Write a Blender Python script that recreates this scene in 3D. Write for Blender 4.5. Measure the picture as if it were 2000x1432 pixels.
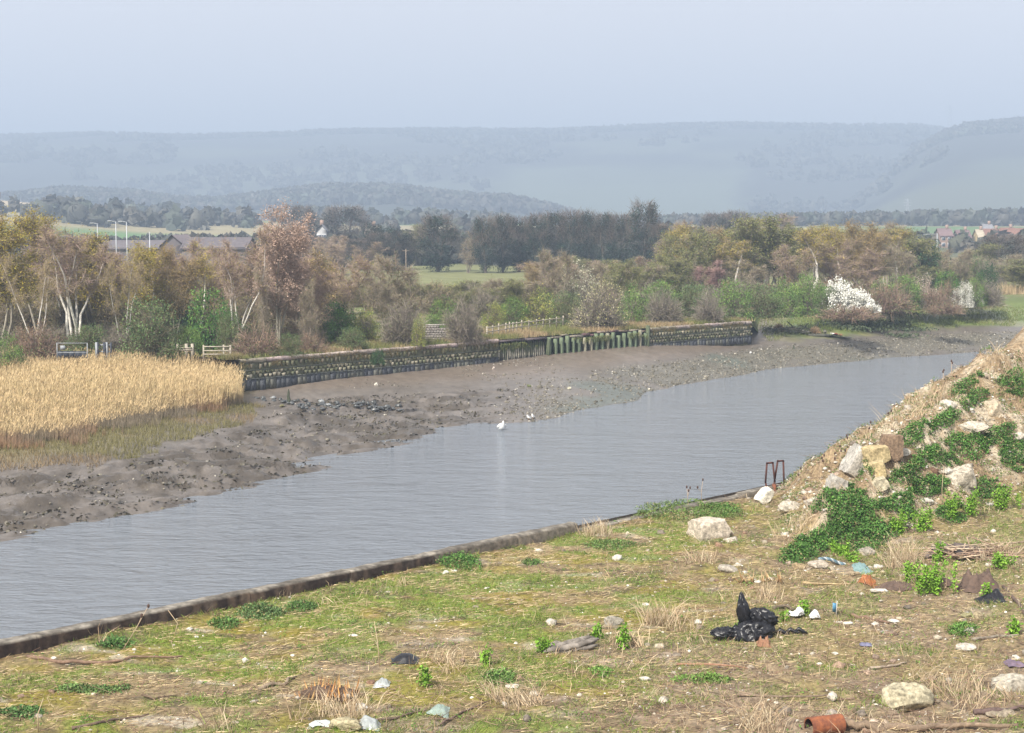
import bpy, bmesh, math
import numpy as np
from mathutils import Vector
R = math.radians
scene = bpy.context.scene
COL = scene.collection
for o in list(bpy.data.objects): bpy.data.objects.remove(o)

# ------------------------------------------------------------------ camera
F, CU, CV, CAMZ = 3200.0, 1000.0, 716.0, 10.0          # pixels of the 2000 x 1432 photograph, metres
PITCH = math.atan2(CV - 430.0, F)
cam = bpy.data.cameras.new('camera'); camo = bpy.data.objects.new('camera', cam); COL.objects.link(camo)
cam.sensor_width = 36.0; cam.lens = 36.0 * F / 2000.0
cam.clip_start = 0.5; cam.clip_end = 20000
camo.location = (0, 0, CAMZ); camo.rotation_euler = (R(90) - PITCH, 0, 0)
scene.camera = camo

# ------------------------------------------------------------------ sky, sun, exposure
SUN_EL, SUN_AZ = R(44), R(-148)                        # azimuth from +Y clockwise: sun behind the camera, to the left
w = bpy.data.worlds.new('World'); scene.world = w; w.use_nodes = True
nt = w.node_tree; bg = nt.nodes['Background']
sky = nt.nodes.new('ShaderNodeTexSky'); sky.sky_type = 'NISHITA'; sky.sun_disc = False
sky.sun_elevation = SUN_EL; sky.sun_rotation = SUN_AZ
sky.air_density = 1.0; sky.dust_density = 5.0; sky.ozone_density = 1.5; sky.altitude = 0
hsv = nt.nodes.new('ShaderNodeHueSaturation'); hsv.inputs['Saturation'].default_value = 0.3
nt.links.new(sky.outputs[0], hsv.inputs['Color'])
mxs = nt.nodes.new('ShaderNodeMix'); mxs.data_type = 'RGBA'; mxs.inputs[0].default_value = 0.86
nt.links.new(hsv.outputs[0], mxs.inputs[6]); mxs.inputs[7].default_value = (6.45, 6.25, 6.45, 1)   # even veil of thin haze cloud
nt.links.new(mxs.outputs[2], bg.inputs['Color']); bg.inputs['Strength'].default_value = 0.1
sl = bpy.data.lights.new('sun', 'SUN'); so = bpy.data.objects.new('sun', sl); COL.objects.link(so)
sl.energy = 4.6; sl.angle = R(0.9); sl.color = (1.0, 0.94, 0.84)
sd = Vector((math.sin(SUN_AZ) * math.cos(SUN_EL), math.cos(SUN_AZ) * math.cos(SUN_EL), math.sin(SUN_EL)))
so.rotation_euler = sd.to_track_quat('Z', 'Y').to_euler(); so.location = (-60, -60, 80)
vs = scene.view_settings; vs.view_transform = 'Standard'; vs.look = 'None'; vs.gamma = 1; vs.exposure = 0.68
vs.use_curve_mapping = False
cy = scene.cycles
cy.max_bounces = 4; cy.diffuse_bounces = 2; cy.glossy_bounces = 2; cy.transmission_bounces = 2
cy.transparent_max_bounces = 4; cy.volume_bounces = 0; cy.use_denoising = True
cy.sample_clamp_indirect = 4; cy.caustics_reflective = False; cy.caustics_refractive = False

# ------------------------------------------------------------------ pixel -> place
CP, SP = math.cos(PITCH), math.sin(PITCH)
def ray(u, v):
    a = (u - CU) / F; b = (CV - v) / F
    return np.array([a, CP + b * SP, -SP + b * CP])
def P(u, v, z):
    d = ray(u, v); t = (z - CAMZ) / d[2]
    return np.array([d[0] * t, d[1] * t, z])
def PD(u, v, y):
    d = ray(u, v); t = y / d[1]
    return np.array([d[0] * t, y, CAMZ + d[2] * t])
def march(u, v, hf, t0=25.0, t1=330.0, n=1500):
    d = ray(u, v); t = np.linspace(t0, t1, n)
    x, y, z = d[0] * t, d[1] * t, CAMZ + d[2] * t
    k = np.argmax(z < hf(x, y))
    return np.array([x[k], y[k], hf(x[k:k+1], y[k:k+1])[0]])

# ------------------------------------------------------------------ noise
def _h(ix, iy, s):
    n = (ix.astype(np.int64) * 374761393 + iy.astype(np.int64) * 668265263 + s * 982451653) & 0x7fffffff
    n = ((n ^ (n >> 13)) * 1274126177) & 0x7fffffff
    n = ((n ^ (n >> 16)) * 2246822519) & 0x7fffffff
    return (n & 0xffff) / 65535.0
def vn(x, y, s=0):
    x = np.asarray(x, float); y = np.asarray(y, float)
    ix, iy = np.floor(x), np.floor(y); fx, fy = x - ix, y - iy
    fx = fx*fx*fx*(fx*(fx*6-15)+10); fy = fy*fy*fy*(fy*(fy*6-15)+10)
    a, b, c, d = _h(ix, iy, s), _h(ix+1, iy, s), _h(ix, iy+1, s), _h(ix+1, iy+1, s)
    return (a*(1-fx)+b*fx)*(1-fy)+(c*(1-fx)+d*fx)*fy
def fbm(x, y, o=4, s=0, g=.5):
    t = 0; a = 1; n = 0
    for i in range(o):
        t = t + a * vn(x * 2**i, y * 2**i, s + i * 17); n += a; a *= g
    return t / n
def sst(a, b, x):
    t = np.clip((np.asarray(x, float) - a) / (b - a), 0, 1); return t*t*(3-2*t)
def mixc(a, b, t):
    t = np.asarray(t)[..., None]; return np.asarray(a) * (1-t) + np.asarray(b) * t
def rng(s): return np.random.default_rng(s)

# ------------------------------------------------------------------ materials (albedo, procedural)
MATS = {}
def nmat(name, col=(.5,.5,.5), col2=None, scale=8, rough=.85, bump=0, bscale=None, attr=False, amt=.35, metal=0, spec=.3, stretch=None, det=6, coat=0):
    if name in MATS: return MATS[name]
    m = bpy.data.materials.new(name); m.use_nodes = True; t = m.node_tree; b = t.nodes['Principled BSDF']
    b.inputs['Roughness'].default_value = rough; b.inputs['Metallic'].default_value = metal
    b.inputs['Specular IOR Level'].default_value = spec; b.inputs['Coat Weight'].default_value = coat
    tc = t.nodes.new('ShaderNodeTexCoord'); src = tc.outputs['Object']
    if stretch:
        mp = t.nodes.new('ShaderNodeMapping'); mp.inputs['Scale'].default_value = stretch
        t.links.new(src, mp.inputs[0]); src = mp.outputs[0]
    n = t.nodes.new('ShaderNodeTexNoise'); n.inputs['Scale'].default_value = scale; n.inputs['Detail'].default_value = det
    n.inputs['Roughness'].default_value = .65
    t.links.new(src, n.inputs['Vector'])
    if attr:
        at = t.nodes.new('ShaderNodeAttribute'); at.attribute_name = 'col'
        mr = t.nodes.new('ShaderNodeMapRange'); mr.inputs['From Min'].default_value = .3; mr.inputs['From Max'].default_value = .7
        mr.inputs['To Min'].default_value = 1 - amt; mr.inputs['To Max'].default_value = 1 + amt
        t.links.new(n.outputs[0], mr.inputs[0])
        vm = t.nodes.new('ShaderNodeVectorMath'); vm.operation = 'SCALE'
        t.links.new(at.outputs['Color'], vm.inputs[0]); t.links.new(mr.outputs[0], vm.inputs['Scale'])
        t.links.new(vm.outputs[0], b.inputs['Base Color'])
    else:
        if col2 is None: col2 = tuple(c * (1 - amt) for c in col)
        cr = t.nodes.new('ShaderNodeValToRGB'); cr.color_ramp.elements[0].position = .32; cr.color_ramp.elements[1].position = .68
        cr.color_ramp.elements[0].color = (*col2, 1); cr.color_ramp.elements[1].color = (*col, 1)
        t.links.new(n.outputs[0], cr.inputs[0]); t.links.new(cr.outputs[0], b.inputs['Base Color'])
    if bump:
        n2 = t.nodes.new('ShaderNodeTexNoise'); n2.inputs['Scale'].default_value = bscale or scale * 3; n2.inputs['Detail'].default_value = 8
        n2.inputs['Roughness'].default_value = .7
        t.links.new(src, n2.inputs['Vector'])
        bp = t.nodes.new('ShaderNodeBump'); bp.inputs['Strength'].default_value = .8; bp.inputs['Distance'].default_value = bump
        t.links.new(n2.outputs[0], bp.inputs['Height']); t.links.new(bp.outputs[0], b.inputs['Normal'])
    MATS[name] = m; return m
M_LEAF = nmat('leaf', attr=True, scale=1.5, rough=.7, amt=.25)
M_BARK = nmat('bark', attr=True, scale=5, rough=.9, amt=.35)
M_DRY = nmat('dry_stems', attr=True, scale=2, rough=.85, amt=.15)
M_STONE = nmat('stone', attr=True, scale=11, rough=.92, amt=.6, bump=.05, bscale=26, det=10)
M_MUD = nmat('mud', attr=True, scale=1.6, rough=.34, amt=.28, bump=.05, bscale=7, spec=.4)
M_SOIL = nmat('soil', attr=True, scale=7, rough=.95, amt=.6, bump=.06, bscale=14, det=10)
M_LAND = nmat('land', attr=True, scale=.25, rough=.95, amt=.22)
M_RUST = nmat('rusted_steel', (.13,.05,.035), (.05,.024,.022), 22, .85, .004, 60)
M_WOOD = nmat('weathered_wood', (.34,.28,.22), (.15,.11,.085), 9, .9, .01, 30)
M_CONC = nmat('concrete', (.36,.33,.28), (.17,.15,.12), 6, .92, .02, 30)

# ------------------------------------------------------------------ mesh builder
class MB:
    def __init__(s): s.v = []; s.c = []; s.f = []; s.n = 0
    def add(s, V, Fc, C=(.5,.5,.5)):
        V = np.asarray(V, float).reshape(-1, 3); Fc = np.asarray(Fc, np.int64)
        C = np.broadcast_to(np.asarray(C, float), V.shape)
        s.v.append(V); s.c.append(C); s.f.append(Fc + s.n); s.n += len(V); return s
    def tris(s): return sum(len(f) * (f.shape[1]-2) for f in s.f)
    def mesh(s, name, mat=None, smooth=False):
        me = bpy.data.meshes.new(name)
        if not s.v: return me
        V = np.concatenate(s.v); C = np.concatenate(s.c)
        me.vertices.add(len(V)); me.vertices.foreach_set('co', V.ravel())
        tot = np.concatenate([np.full(len(f), f.shape[1]) for f in s.f]); idx = np.concatenate([f.ravel() for f in s.f])
        me.loops.add(len(idx)); me.loops.foreach_set('vertex_index', idx.astype(np.int32))
        me.polygons.add(len(tot)); st = np.concatenate([[0], np.cumsum(tot)[:-1]])
        me.polygons.foreach_set('loop_start', st.astype(np.int32))
        if smooth: me.polygons.foreach_set('use_smooth', np.ones(len(tot), bool))
        at = me.color_attributes.new('col', 'FLOAT_COLOR', 'POINT')
        at.data.foreach_set('color', np.concatenate([np.clip(C, 0, 1), np.ones((len(C), 1))], 1).astype(np.float32).ravel())
        me.update(calc_edges=True)
        if mat: me.materials.append(mat)
        return me
    def obj(s, name, mat, parent=None, smooth=False, loc=None):
        return link(name, s.mesh(name, mat, smooth), parent, loc)
    # ---- shapes
    def box(s, c, size, C=(.5,.5,.5), ax=None, ay=None, jit=0, r=None):
        sx, sy, sz = np.asarray(size) / 2.0
        V = np.array([[x*sx, y*sy, z*sz] for z in (-1,1) for y in (-1,1) for x in (-1,1)])
        if jit: V = V + r.normal(0, jit, V.shape)
        if ax is not None:
            ax = np.asarray(ax, float); ay = np.asarray(ay, float); az = np.cross(ax, ay)
            V = V[:, :1]*ax + V[:, 1:2]*ay + V[:, 2:]*az
        return s.add(V + np.asarray(c), [[0,2,3,1],[4,5,7,6],[0,1,5,4],[2,6,7,3],[0,4,6,2],[1,3,7,5]], C)
    def tube(s, pts, rad, n=6, C=(.5,.5,.5), caps=True):
        pts = np.asarray(pts, float); m = len(pts); rad = np.broadcast_to(np.asarray(rad, float), (m,))
        d = np.gradient(pts, axis=0); d /= np.linalg.norm(d, axis=1)[:, None] + 1e-9
        ref = np.array([0, 0, 1.0]) if abs(d[:, 2]).mean() < .8 else np.array([1.0, 0, 0])
        a = np.cross(d, ref); a /= np.linalg.norm(a, axis=1)[:, None] + 1e-9; b = np.cross(d, a)
        th = np.arange(n) * 2*math.pi/n
        V = pts[:, None] + rad[:, None, None] * (np.cos(th)[None, :, None]*a[:, None] + np.sin(th)[None, :, None]*b[:, None])
        i = np.arange(m-1)[:, None]*n; j = np.arange(n)[None]; k = (j+1) % n
        Fq = np.stack([i+j, i+k, i+n+k, i+n+j], -1).reshape(-1, 4)
        Cc = np.asarray(C, float)
        if Cc.ndim == 2: Cc = np.repeat(Cc, n, 0)
        s.add(V.reshape(-1, 3), Fq, Cc)
        if caps and n >= 3:
            s.f.append(np.array([list(range(n))[::-1]]) + s.n - m*n); s.f.append(np.array([[(m-1)*n + q for q in range(n)]]) + s.n - m*n)
        return s
    def segs(s, A, B, ra, rb, C, n=3):
        A = np.asarray(A, float); B = np.asarray(B, float); m = len(A)
        d = B - A; d /= np.linalg.norm(d, axis=1)[:, None] + 1e-9
        ref = np.where(abs(d[:, 2:]) < .8, [[0, 0, 1.0]], [[1.0, 0, 0]])
        a = np.cross(d, ref); a /= np.linalg.norm(a, axis=1)[:, None] + 1e-9; b = np.cross(d, a)
        th = np.arange(n) * 2*math.pi/n; o = np.cos(th)[None, :, None]*a[:, None] + np.sin(th)[None, :, None]*b[:, None]
        ra = np.broadcast_to(ra, (m,)); rb = np.broadcast_to(rb, (m,))
        V = np.concatenate([A[:, None] + ra[:, None, None]*o, B[:, None] + rb[:, None, None]*o], 1)
        j = np.arange(n); k = (j+1) % n
        q = np.stack([j, k, n+k, n+j], -1)[None] + (np.arange(m)*2*n)[:, None, None]
        C = np.broadcast_to(np.asarray(C, float), (m, 3)); return s.add(V.reshape(-1, 3), q.reshape(-1, 4), np.repeat(C, 2*n, 0))
    def blades(s, A, D, wd, C0, C1, r, bend=0):
        """thin tapering strips from A along D (full vector), width wd"""
        A = np.asarray(A, float); D = np.asarray(D, float); m = len(A)
        sd = np.cross(D, r.normal(0, 1, (m, 3))); sd /= np.linalg.norm(sd, axis=1)[:, None] + 1e-9
        wd = np.broadcast_to(wd, (m,))[:, None]; C0 = np.broadcast_to(C0, (m, 3)); C1 = np.broadcast_to(C1, (m, 3))
        if bend:
            L = np.linalg.norm(D, axis=1)[:, None]; off = r.normal(0, 1, (m, 3)); off[:, 2] = -abs(off[:, 2])*.6
            M_ = A + D*.55; T = A + D + off*L*bend
            V = np.stack([A - sd*wd/2, A + sd*wd/2, M_ + sd*wd*.4, M_ - sd*wd*.4, T], 1)
            i = np.arange(m)[:, None]*5
            s.add(V.reshape(-1, 3), i + np.array([[0,1,2,3]]), np.stack([C0, C0, (C0+C1)/2, (C0+C1)/2, C1], 1).reshape(-1, 3))
            s.f.append(i + np.array([[3,2,4]]) + s.n - 5*m); return s
        V = np.stack([A - sd*wd/2, A + sd*wd/2, A + D], 1)
        return s.add(V.reshape(-1, 3), np.arange(m*3).reshape(-1, 3), np.stack([C0, C0, C1], 1).reshape(-1, 3))
    def leaves(s, Pt, size, C, r, flat=0.0, asp=.6):
        Pt = np.asarray(Pt, float); m = len(Pt)
        a = r.normal(0, 1, (m, 3)); a[:, 2] *= (1-flat); a /= np.linalg.norm(a, axis=1)[:, None] + 1e-9
        b = np.cross(a, r.normal(0, 1, (m, 3)) * np.array([1-flat*.8, 1-flat*.8, 1])); b /= np.linalg.norm(b, axis=1)[:, None] + 1e-9
        sz = np.broadcast_to(size, (m,))[:, None] / 2
        V = np.stack([Pt - a*sz, Pt + b*sz*asp, Pt + a*sz, Pt - b*sz*asp], 1)
        C = np.broadcast_to(C, (m, 3)); return s.add(V.reshape(-1, 3), np.arange(m*4).reshape(-1, 4), np.repeat(C, 4, 0))
    def rocks(s, Pt, size, C, r, base=None, squash=.7):
        Bv, Bf = base if base is not None else ICO0
        Pt = np.asarray(Pt, float); m = len(Pt); nv = len(Bv)
        sz = np.broadcast_to(size, (m,))[:, None, None] * r.uniform(.6, 1.3, (m, 1, 3)) * np.array([1, 1, squash])
        an = r.uniform(0, 6.28, m); ca, sa = np.cos(an), np.sin(an)
        V = Bv[None] * (1 + r.normal(0, .16, (m, nv, 1))) * sz
        V = np.stack([V[..., 0]*ca[:, None] - V[..., 1]*sa[:, None], V[..., 0]*sa[:, None] + V[..., 1]*ca[:, None], V[..., 2]], -1) + Pt[:, None]
        Fc = Bf[None] + (np.arange(m)*nv)[:, None, None]
        C = np.broadcast_to(C, (m, 3)); return s.add(V.reshape(-1, 3), Fc.reshape(-1, 3), np.repeat(C, nv, 0))
def ico(sub):
    b = bmesh.new(); bmesh.ops.create_icosphere(b, subdivisions=sub, radius=1); b.verts.ensure_lookup_table()
    V = np.array([v.co[:] for v in b.verts]); Fc = np.array([[v.index for v in f.verts] for f in b.faces]); b.free(); return V, Fc
ICO0, ICO1, ICO2, ICO3, ICO4 = ico(1), ico(2), ico(3), ico(4), ico(5)
def link(name, data, parent=None, loc=None):
    o = bpy.data.objects.new(name, data); COL.objects.link(o)
    if loc is not None: o.location = loc
    if parent: o.parent = parent
    return o
def tag(o, label=None, cat=None, group=None, kind=None):
    if label: o['label'] = label
    if cat: o['category'] = cat
    if group: o['group'] = group
    if kind: o['kind'] = kind
    return o
def empty(name, loc, label, cat, group=None, rz=0):
    o = link(name, None, None, loc); o.rotation_euler = (0, 0, rz); o.empty_display_size = .2
    return tag(o, label, cat, group)
def grid(mb, X, Y, Z, C):
    a, b = X.shape; i = (np.arange(a-1)[:, None]*b + np.arange(b-1)[None]).ravel()
    mb.add(np.stack([X, Y, Z], -1).reshape(-1, 3), np.stack([i, i+b, i+b+1, i+1], -1), C.reshape(-1, 3)); return mb
def pal(r, n, cols, jit=.18):
    cols = np.asarray(cols); k = r.integers(0, len(cols), n); t = r.random(n)[:, None]; k2 = r.integers(0, len(cols), n)
    return (cols[k]*t + cols[k2]*(1-t)) * (1 + r.normal(0, jit, (n, 1)))
# ================================================================== SETTING
# ---- far bank: thin-plate surface through surveyed points (pixel, height)
WLINE = [(-150,1078),(0,1045),(120,1022),(300,990),(430,962),(600,915),(640,898),(740,874),(800,856),(865,835),(950,828),(1040,824),(1085,815),(1150,797),(1260,767),(1330,752),(1400,740),(1500,722),(1570,715),(1640,708),(1720,700),(1900,688),(2060,676),(2250,664)]
ctl = []
wl = np.array([P(u, v, -4.0) for u, v in WLINE])
tng = np.gradient(wl[:, :2], axis=0); tng /= np.linalg.norm(tng, axis=1)[:, None]
for p, t in zip(wl, tng):
    ctl.append((p[0], p[1], -4.0)); ctl.append((p[0] + t[1]*6, p[1] - t[0]*6, -4.7))
for u, v, z in [(0,960,-3.45),(200,935,-3.3),(400,872,-3.1),(600,850,-3.5),(560,800,-3.15),(0,905,-2.8),(170,892,-2.8),(290,866,-2.8),(430,812,-2.65),(495,796,-2.7),(-150,930,-2.9),
        (100,800,-2.2),(300,780,-2.1),(430,760,-2.1),(600,795,-3.3),(700,812,-3.55),(470,752,-2.0),(600,744,-2.0),(700,736,-2.0),(850,723,-2.0),(970,715,-2.0),(1060,709,-2.0),(1265,689,-2.0),(1380,673,-2.0),(1465,661,-2.0),
        (800,792,-3.4),(900,800,-3.6),(1000,772,-3.2),(1150,755,-3.1),(1200,738,-3.0),(1330,715,-3.0),(1450,695,-3.0),(1600,680,-2.9),(1560,660,-2.2),(1620,648,-1.8),(1700,645,-2.1),(1700,622,-1.2),(1700,602,-.5),(1850,642,-2.3),(1850,620,-1.4),(1850,597,-.6),(2000,645,-2.6),(2000,620,-1.7),(2000,597,-.8),(2200,630,-2.5),(2200,590,-.8)]:
    p = P(u, v, z); ctl.append(tuple(p))
ctl += [(-30,119,-1.4),(-45,119,-1.4),(-22,120,-1.7),(-45,95,-2.4),(-60,119,-1.2),(95,230,-.4),(60,235,-.2)]
ctl = np.array(ctl)
def tps_fit(c, lam=2.0):
    n = len(c); X = c[:, :2] / 50.0
    r2 = ((X[:, None] - X[None])**2).sum(-1); K = .5*r2*np.log(r2 + 1e-12) + lam*1e-4*np.eye(n)
    Q = np.concatenate([np.ones((n, 1)), X], 1); A = np.block([[K, Q], [Q.T, np.zeros((3, 3))]])
    return X, np.linalg.solve(A, np.concatenate([c[:, 2], np.zeros(3)]))
TX, TW = tps_fit(ctl)
def bank0(x, y):
    sh = np.shape(x); x = np.ravel(x)/50.0; y = np.ravel(y)/50.0; out = np.empty(len(x))
    for i in range(0, len(x), 20000):
        r2 = (x[i:i+20000, None]-TX[:, 0])**2 + (y[i:i+20000, None]-TX[:, 1])**2
        out[i:i+20000] = (.5*r2*np.log(r2+1e-12)) @ TW[:-3] + TW[-3] + TW[-2]*x[i:i+20000] + TW[-1]*y[i:i+20000]
    return out.reshape(sh)
def lump_mask(x, y):            # churned, slumped mud near the water on the left
    z = bank0(x, y)
    return sst(3.0, -5.0, x) * sst(-2.85, -3.15, z) * sst(-4.3, -3.95, z)
def bank(x, y):
    x = np.asarray(x, float); y = np.asarray(y, float); z = bank0(x, y); m = lump_mask(x, y)
    th = .75; xr = x*math.cos(th) + y*math.sin(th); yr = -x*math.sin(th) + y*math.cos(th)   # streaks follow the shore
    n1 = fbm(xr*.16, yr*.62, 4, 3); n2 = fbm(x*1.3+9, y*1.3, 3, 11)
    rid = 1 - abs(2*fbm(xr*.22+5, yr*.9, 3, 21) - 1)
    n3 = fbm(x*3.1, y*3.1+4, 3, 15); lum = (n1-.5)*.95 + (n2-.5)*.3*sst(.4,.6,n1) + (n3-.5)*.22*sst(.35,.6,n1) + sst(.80, .97, rid)*.28
    g = sst(2, 6, x - (y-105)*.1)                                                        # gravel bar
    return z + m*lum*.95 + (1-m)*(fbm(x*.5, y*.5, 3, 5)-.5)*.12 + g*(fbm(x*1.6, y*1.6, 3, 8)-.5)*.12

# wall line on the far side (top of the wall, level 0)
WA, WB, WC, WD = P(466,703,0), P(972,664,0), P(1264,641,0), P(1466,627,0)
def wallpt(t):      # 0..3 along the three sections
    k = min(int(t), 2); a, b = [(WA,WB),(WB,WC),(WC,WD)][k]; return a + (b-a)*(t-k)

# near edge of the far land
bl = np.array([(-70,119.0),(-60,119.3),(WA[0]-3,119.8),(WA[0],WA[1]+.3),(WB[0],WB[1]+.3),(WC[0],WC[1]+.3),(WD[0],WD[1]+.3),(WD[0]+2,WD[1]+8),tuple(P(1600,630,-1.2)[:2]),tuple(P(1700,613,-.85)[:2]),tuple(P(1850,604,-.7)[:2]),tuple(P(2000,604,-.9)[:2]),(110,228),(140,234)])
ba = np.arctan2(bl[:, 0], bl[:, 1]); br = np.hypot(bl[:, 0], bl[:, 1]); bz = np.array([0,0,0,0,0,0,0,-1.9,-1.9,-1.5,-1.4,-1.5,-1.4,-1.4])
sub = np.linspace(0, len(bl)-1, 600); bxs = np.interp(sub, np.arange(len(bl)), bl[:, 0]); bys = np.interp(sub, np.arange(len(bl)), bl[:, 1]); bzs = np.interp(sub, np.arange(len(bl)), bz)
an = np.linspace(-.52, .52, 420); ra = np.interp(an, np.arctan2(bxs, bys), np.hypot(bxs, bys)); rz = np.interp(an, np.arctan2(bxs, bys), bzs)
ys = np.concatenate([np.arange(60, 100, .22), np.arange(100, 130, .3), np.arange(130, 262, .6)])
xs = np.concatenate([np.arange(-70, -34, 2.0), np.arange(-34, 6, .22), np.arange(6, 50, .5), np.arange(50, 125, 1.5)])
Xg, Yg = np.meshgrid(xs, ys, indexing='ij'); Zb = bank(Xg, Yg); z0 = bank0(Xg, Yg)
ag = np.arctan2(Xg, Yg); over = np.hypot(Xg, Yg) - np.interp(ag, an, ra); marg = np.where(ag < math.atan2(WD[0], WD[1]), .3, 13.)
Zb = np.where(over > marg, np.minimum(Zb, -1.2), Zb)      # the bank ends under the land behind it
n1 = fbm(Xg*.25, Yg*.25, 4, 31); n2 = fbm(Xg*1.1, Yg*1.1, 3, 33); lm = lump_mask(Xg, Yg)
C = mixc((.125,.107,.09), (.185,.163,.145), n1)
C = mixc(C, (.075,.062,.047), lm*sst(.38,.58,fbm(Xg*.6+Yg*.4,Yg*.9-Xg*.5,5,41,.62))*.85)          # weed-dark crests
gm = sst(.5, 4, Xg-(Yg-112)*.05)*sst(-2.5,-3.0,z0)*sst(.35,.6,fbm(Xg*.12+4,Yg*.12,3,51)+.12)
C = mixc(C, mixc((.10,.095,.07),(.17,.155,.125),n2), gm*.9)
C = mixc(C, (.10,.13,.11), sst(.55,.7,fbm(Xg*.1+7,Yg*.15,3,55))*sst(0,6,Xg)*.6*sst(-2.3,-2.8,z0))
C = mixc(C, (.185,.145,.112), sst(-2.75,-2.2,z0)*sst(-22,-16,Xg)*sst(32,22,Xg)*.7)    # brown silt under the wall
gr = sst(26,31,Xg)*sst(-2.45,-2.0,z0+ (n1-.5)*.9)                                   # grassy bank right of the wall
C = mixc(C, mixc((.15,.20,.05),(.24,.23,.10),sst(.4,.7,n1)), gr)
C = mixc(C, (.34,.26,.17), sst(26,30,Xg)*sst(-.75,-.35,z0+(n1-.5)*.5))
le = sst(-2.95,-2.65,z0+(n1-.5)*.3)*sst(-19,-20.5,Xg-(Yg-110)*.12)
C = mixc(C, mixc((.17,.15,.08),(.22,.18,.11),n2), le)
C = mixc(C, (.12,.10,.08), sst(-3.93,-4.02,Zb)*.6)
o = grid(MB(), Xg, Yg, Zb, C).obj('mud_bank', M_MUD, smooth=True); tag(o, kind='structure')

# ---- river
mw = bpy.data.materials.new('river_water'); mw.use_nodes = True; t = mw.node_tree; b = t.nodes['Principled BSDF']
b.inputs['Base Color'].default_value = (.19,.213,.242,1); b.inputs['Roughness'].default_value = .10; b.inputs['IOR'].default_value = 1.33
tc = t.nodes.new('ShaderNodeTexCoord'); prev = None
for sc_, rot, st, dist in ((.55, .35, (.8, 2.0, 1), .26), (2.2, .15, (.8, 2.4, 1), .14), (.1, .6, (1, 1.6, 1), .3)):
    mp = t.nodes.new('ShaderNodeMapping'); mp.inputs['Scale'].default_value = st; mp.inputs['Rotation'].default_value = (0, 0, rot)
    n = t.nodes.new('ShaderNodeTexNoise'); n.inputs['Scale'].default_value = sc_; n.inputs['Detail'].default_value = 5; n.inputs['Distortion'].default_value = .6
    t.links.new(tc.outputs['Object'], mp.inputs[0]); t.links.new(mp.outputs[0], n.inputs['Vector'])
    bp = t.nodes.new('ShaderNodeBump'); bp.inputs['Strength'].default_value = 1; bp.inputs['Distance'].default_value = dist
    t.links.new(n.outputs[0], bp.inputs['Height'])
    if prev: t.links.new(prev.outputs[0], bp.inputs['Normal'])
    prev = bp
t.links.new(prev.outputs[0], b.inputs['Normal'])
wx = np.linspace(-90, 160, 26); wy = np.linspace(10, 270, 27); A, Bq = np.meshgrid(wx, wy, indexing='ij')
o = grid(MB(), A, Bq, np.full(A.shape, -4.0), np.ones(A.shape + (3,))*.2).obj('river_water', mw); tag(o, kind='structure')

# ---- far land and hills (polar sheet to the horizon)
def crest(u, tab): t = np.array(tab, float); return np.interp(u, t[:, 0], t[:, 1])
T_MAIN = [(-900,275),(0,266),(200,264),(400,266),(600,262),(800,257),(1000,260),(1200,254),(1380,249),(1500,252),(1650,254),(1780,252),(1840,262),(1900,268),(2000,272),(2900,280)]
T_RIGHT = [(1400,445),(1600,440),(1700,360),(1780,290),(1830,262),(1880,248),(2000,239),(2300,236),(2900,260)]
T_MID = [(-900,370),(0,372),(130,364),(260,370),(340,384),(420,388),(520,378),(600,368),(640,364),(770,366),(880,380),(1000,388),(1060,402),(1110,418),(1160,436),(3000,440)]
T_FARM = [(-900,385),(0,392),(150,404),(300,424),(420,430),(640,433),(760,438),(3000,440)]
def land(x, y):
    u = CU + F * x / np.maximum(y, 50)
    zf = lambda tab, d: CAMZ + (430 - crest(u, tab)) / F * d
    z = np.zeros_like(y)
    z = np.maximum(z, zf(T_FARM, 1000) * sst(450, 1000, y) * sst(1500, 1150, y))
    z = np.maximum(z, (zf(T_MID, 1850)-10) * sst(1300, 1850, y) * (1 - .4*sst(1950, 2350, y)))
    z = np.maximum(z, (zf(T_RIGHT, 2600)-9) * sst(1500, 2600, y))
    z = np.maximum(z, (zf(T_MAIN, 3400)-9) * sst(1900, 3400, y))
    z = z + (fbm(x/160, y/160, 3, 61)-.5) * 10 * sst(1200, 2000, y)
    return z
tt = np.linspace(0, 1, 230); AN = an[:, None]; RR = ra[:, None] * (5300/ra[:, None])**(tt[None]**1.0)
X = RR*np.sin(AN); Y = RR*np.cos(AN); Z = land(X, Y)
Z = Z + rz[:, None]*(1-sst(0, 11, RR-ra[:, None])) + (fbm(X*.2, Y*.2, 3, 70)-.5)*.3*sst(1, 10, RR-ra[:, None])
U = CU + F*X/np.maximum(Y, 50)
n1 = fbm(X/5, Y/5, 4, 71); n2 = fbm(X/60, Y/60, 4, 72); n3 = fbm(X/220+3, Y/120, 3, 73)
C = mixc((.17,.15,.075), (.12,.155,.05), sst(.35,.65,n1))
C = mixc(C, mixc((.16,.18,.07),(.21,.20,.09),n2), sst(205, 240, Y)*sst(420, 340, Y))
C = mixc(C, (.10,.11,.06), sst(400, 470, Y))
fld = sst(600, 700, Y)*sst(1150, 1050, Y)
C = mixc(C, mixc((.11,.19,.06),(.30,.26,.15), sst(.42,.55,n3)), fld)
C = mixc(C, (.11,.21,.07), sst(540,570,Y)*sst(700,650,Y)*sst(700,600,U))
C = mixc(C, (.42,.35,.24), sst(850,870,Y)*sst(1010,980,Y)*sst(290,230,U + n2*60))
C = mixc(C, (.045,.055,.04), sst(1150, 1250, Y)*sst(2150, 2000, Y)*sst(1200,1120,U))
far = sst(1900, 2050, Y)
C = mixc(C, mixc((.04,.045,.04),(.085,.10,.065),sst(.4,.6,n3)), far)
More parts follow.
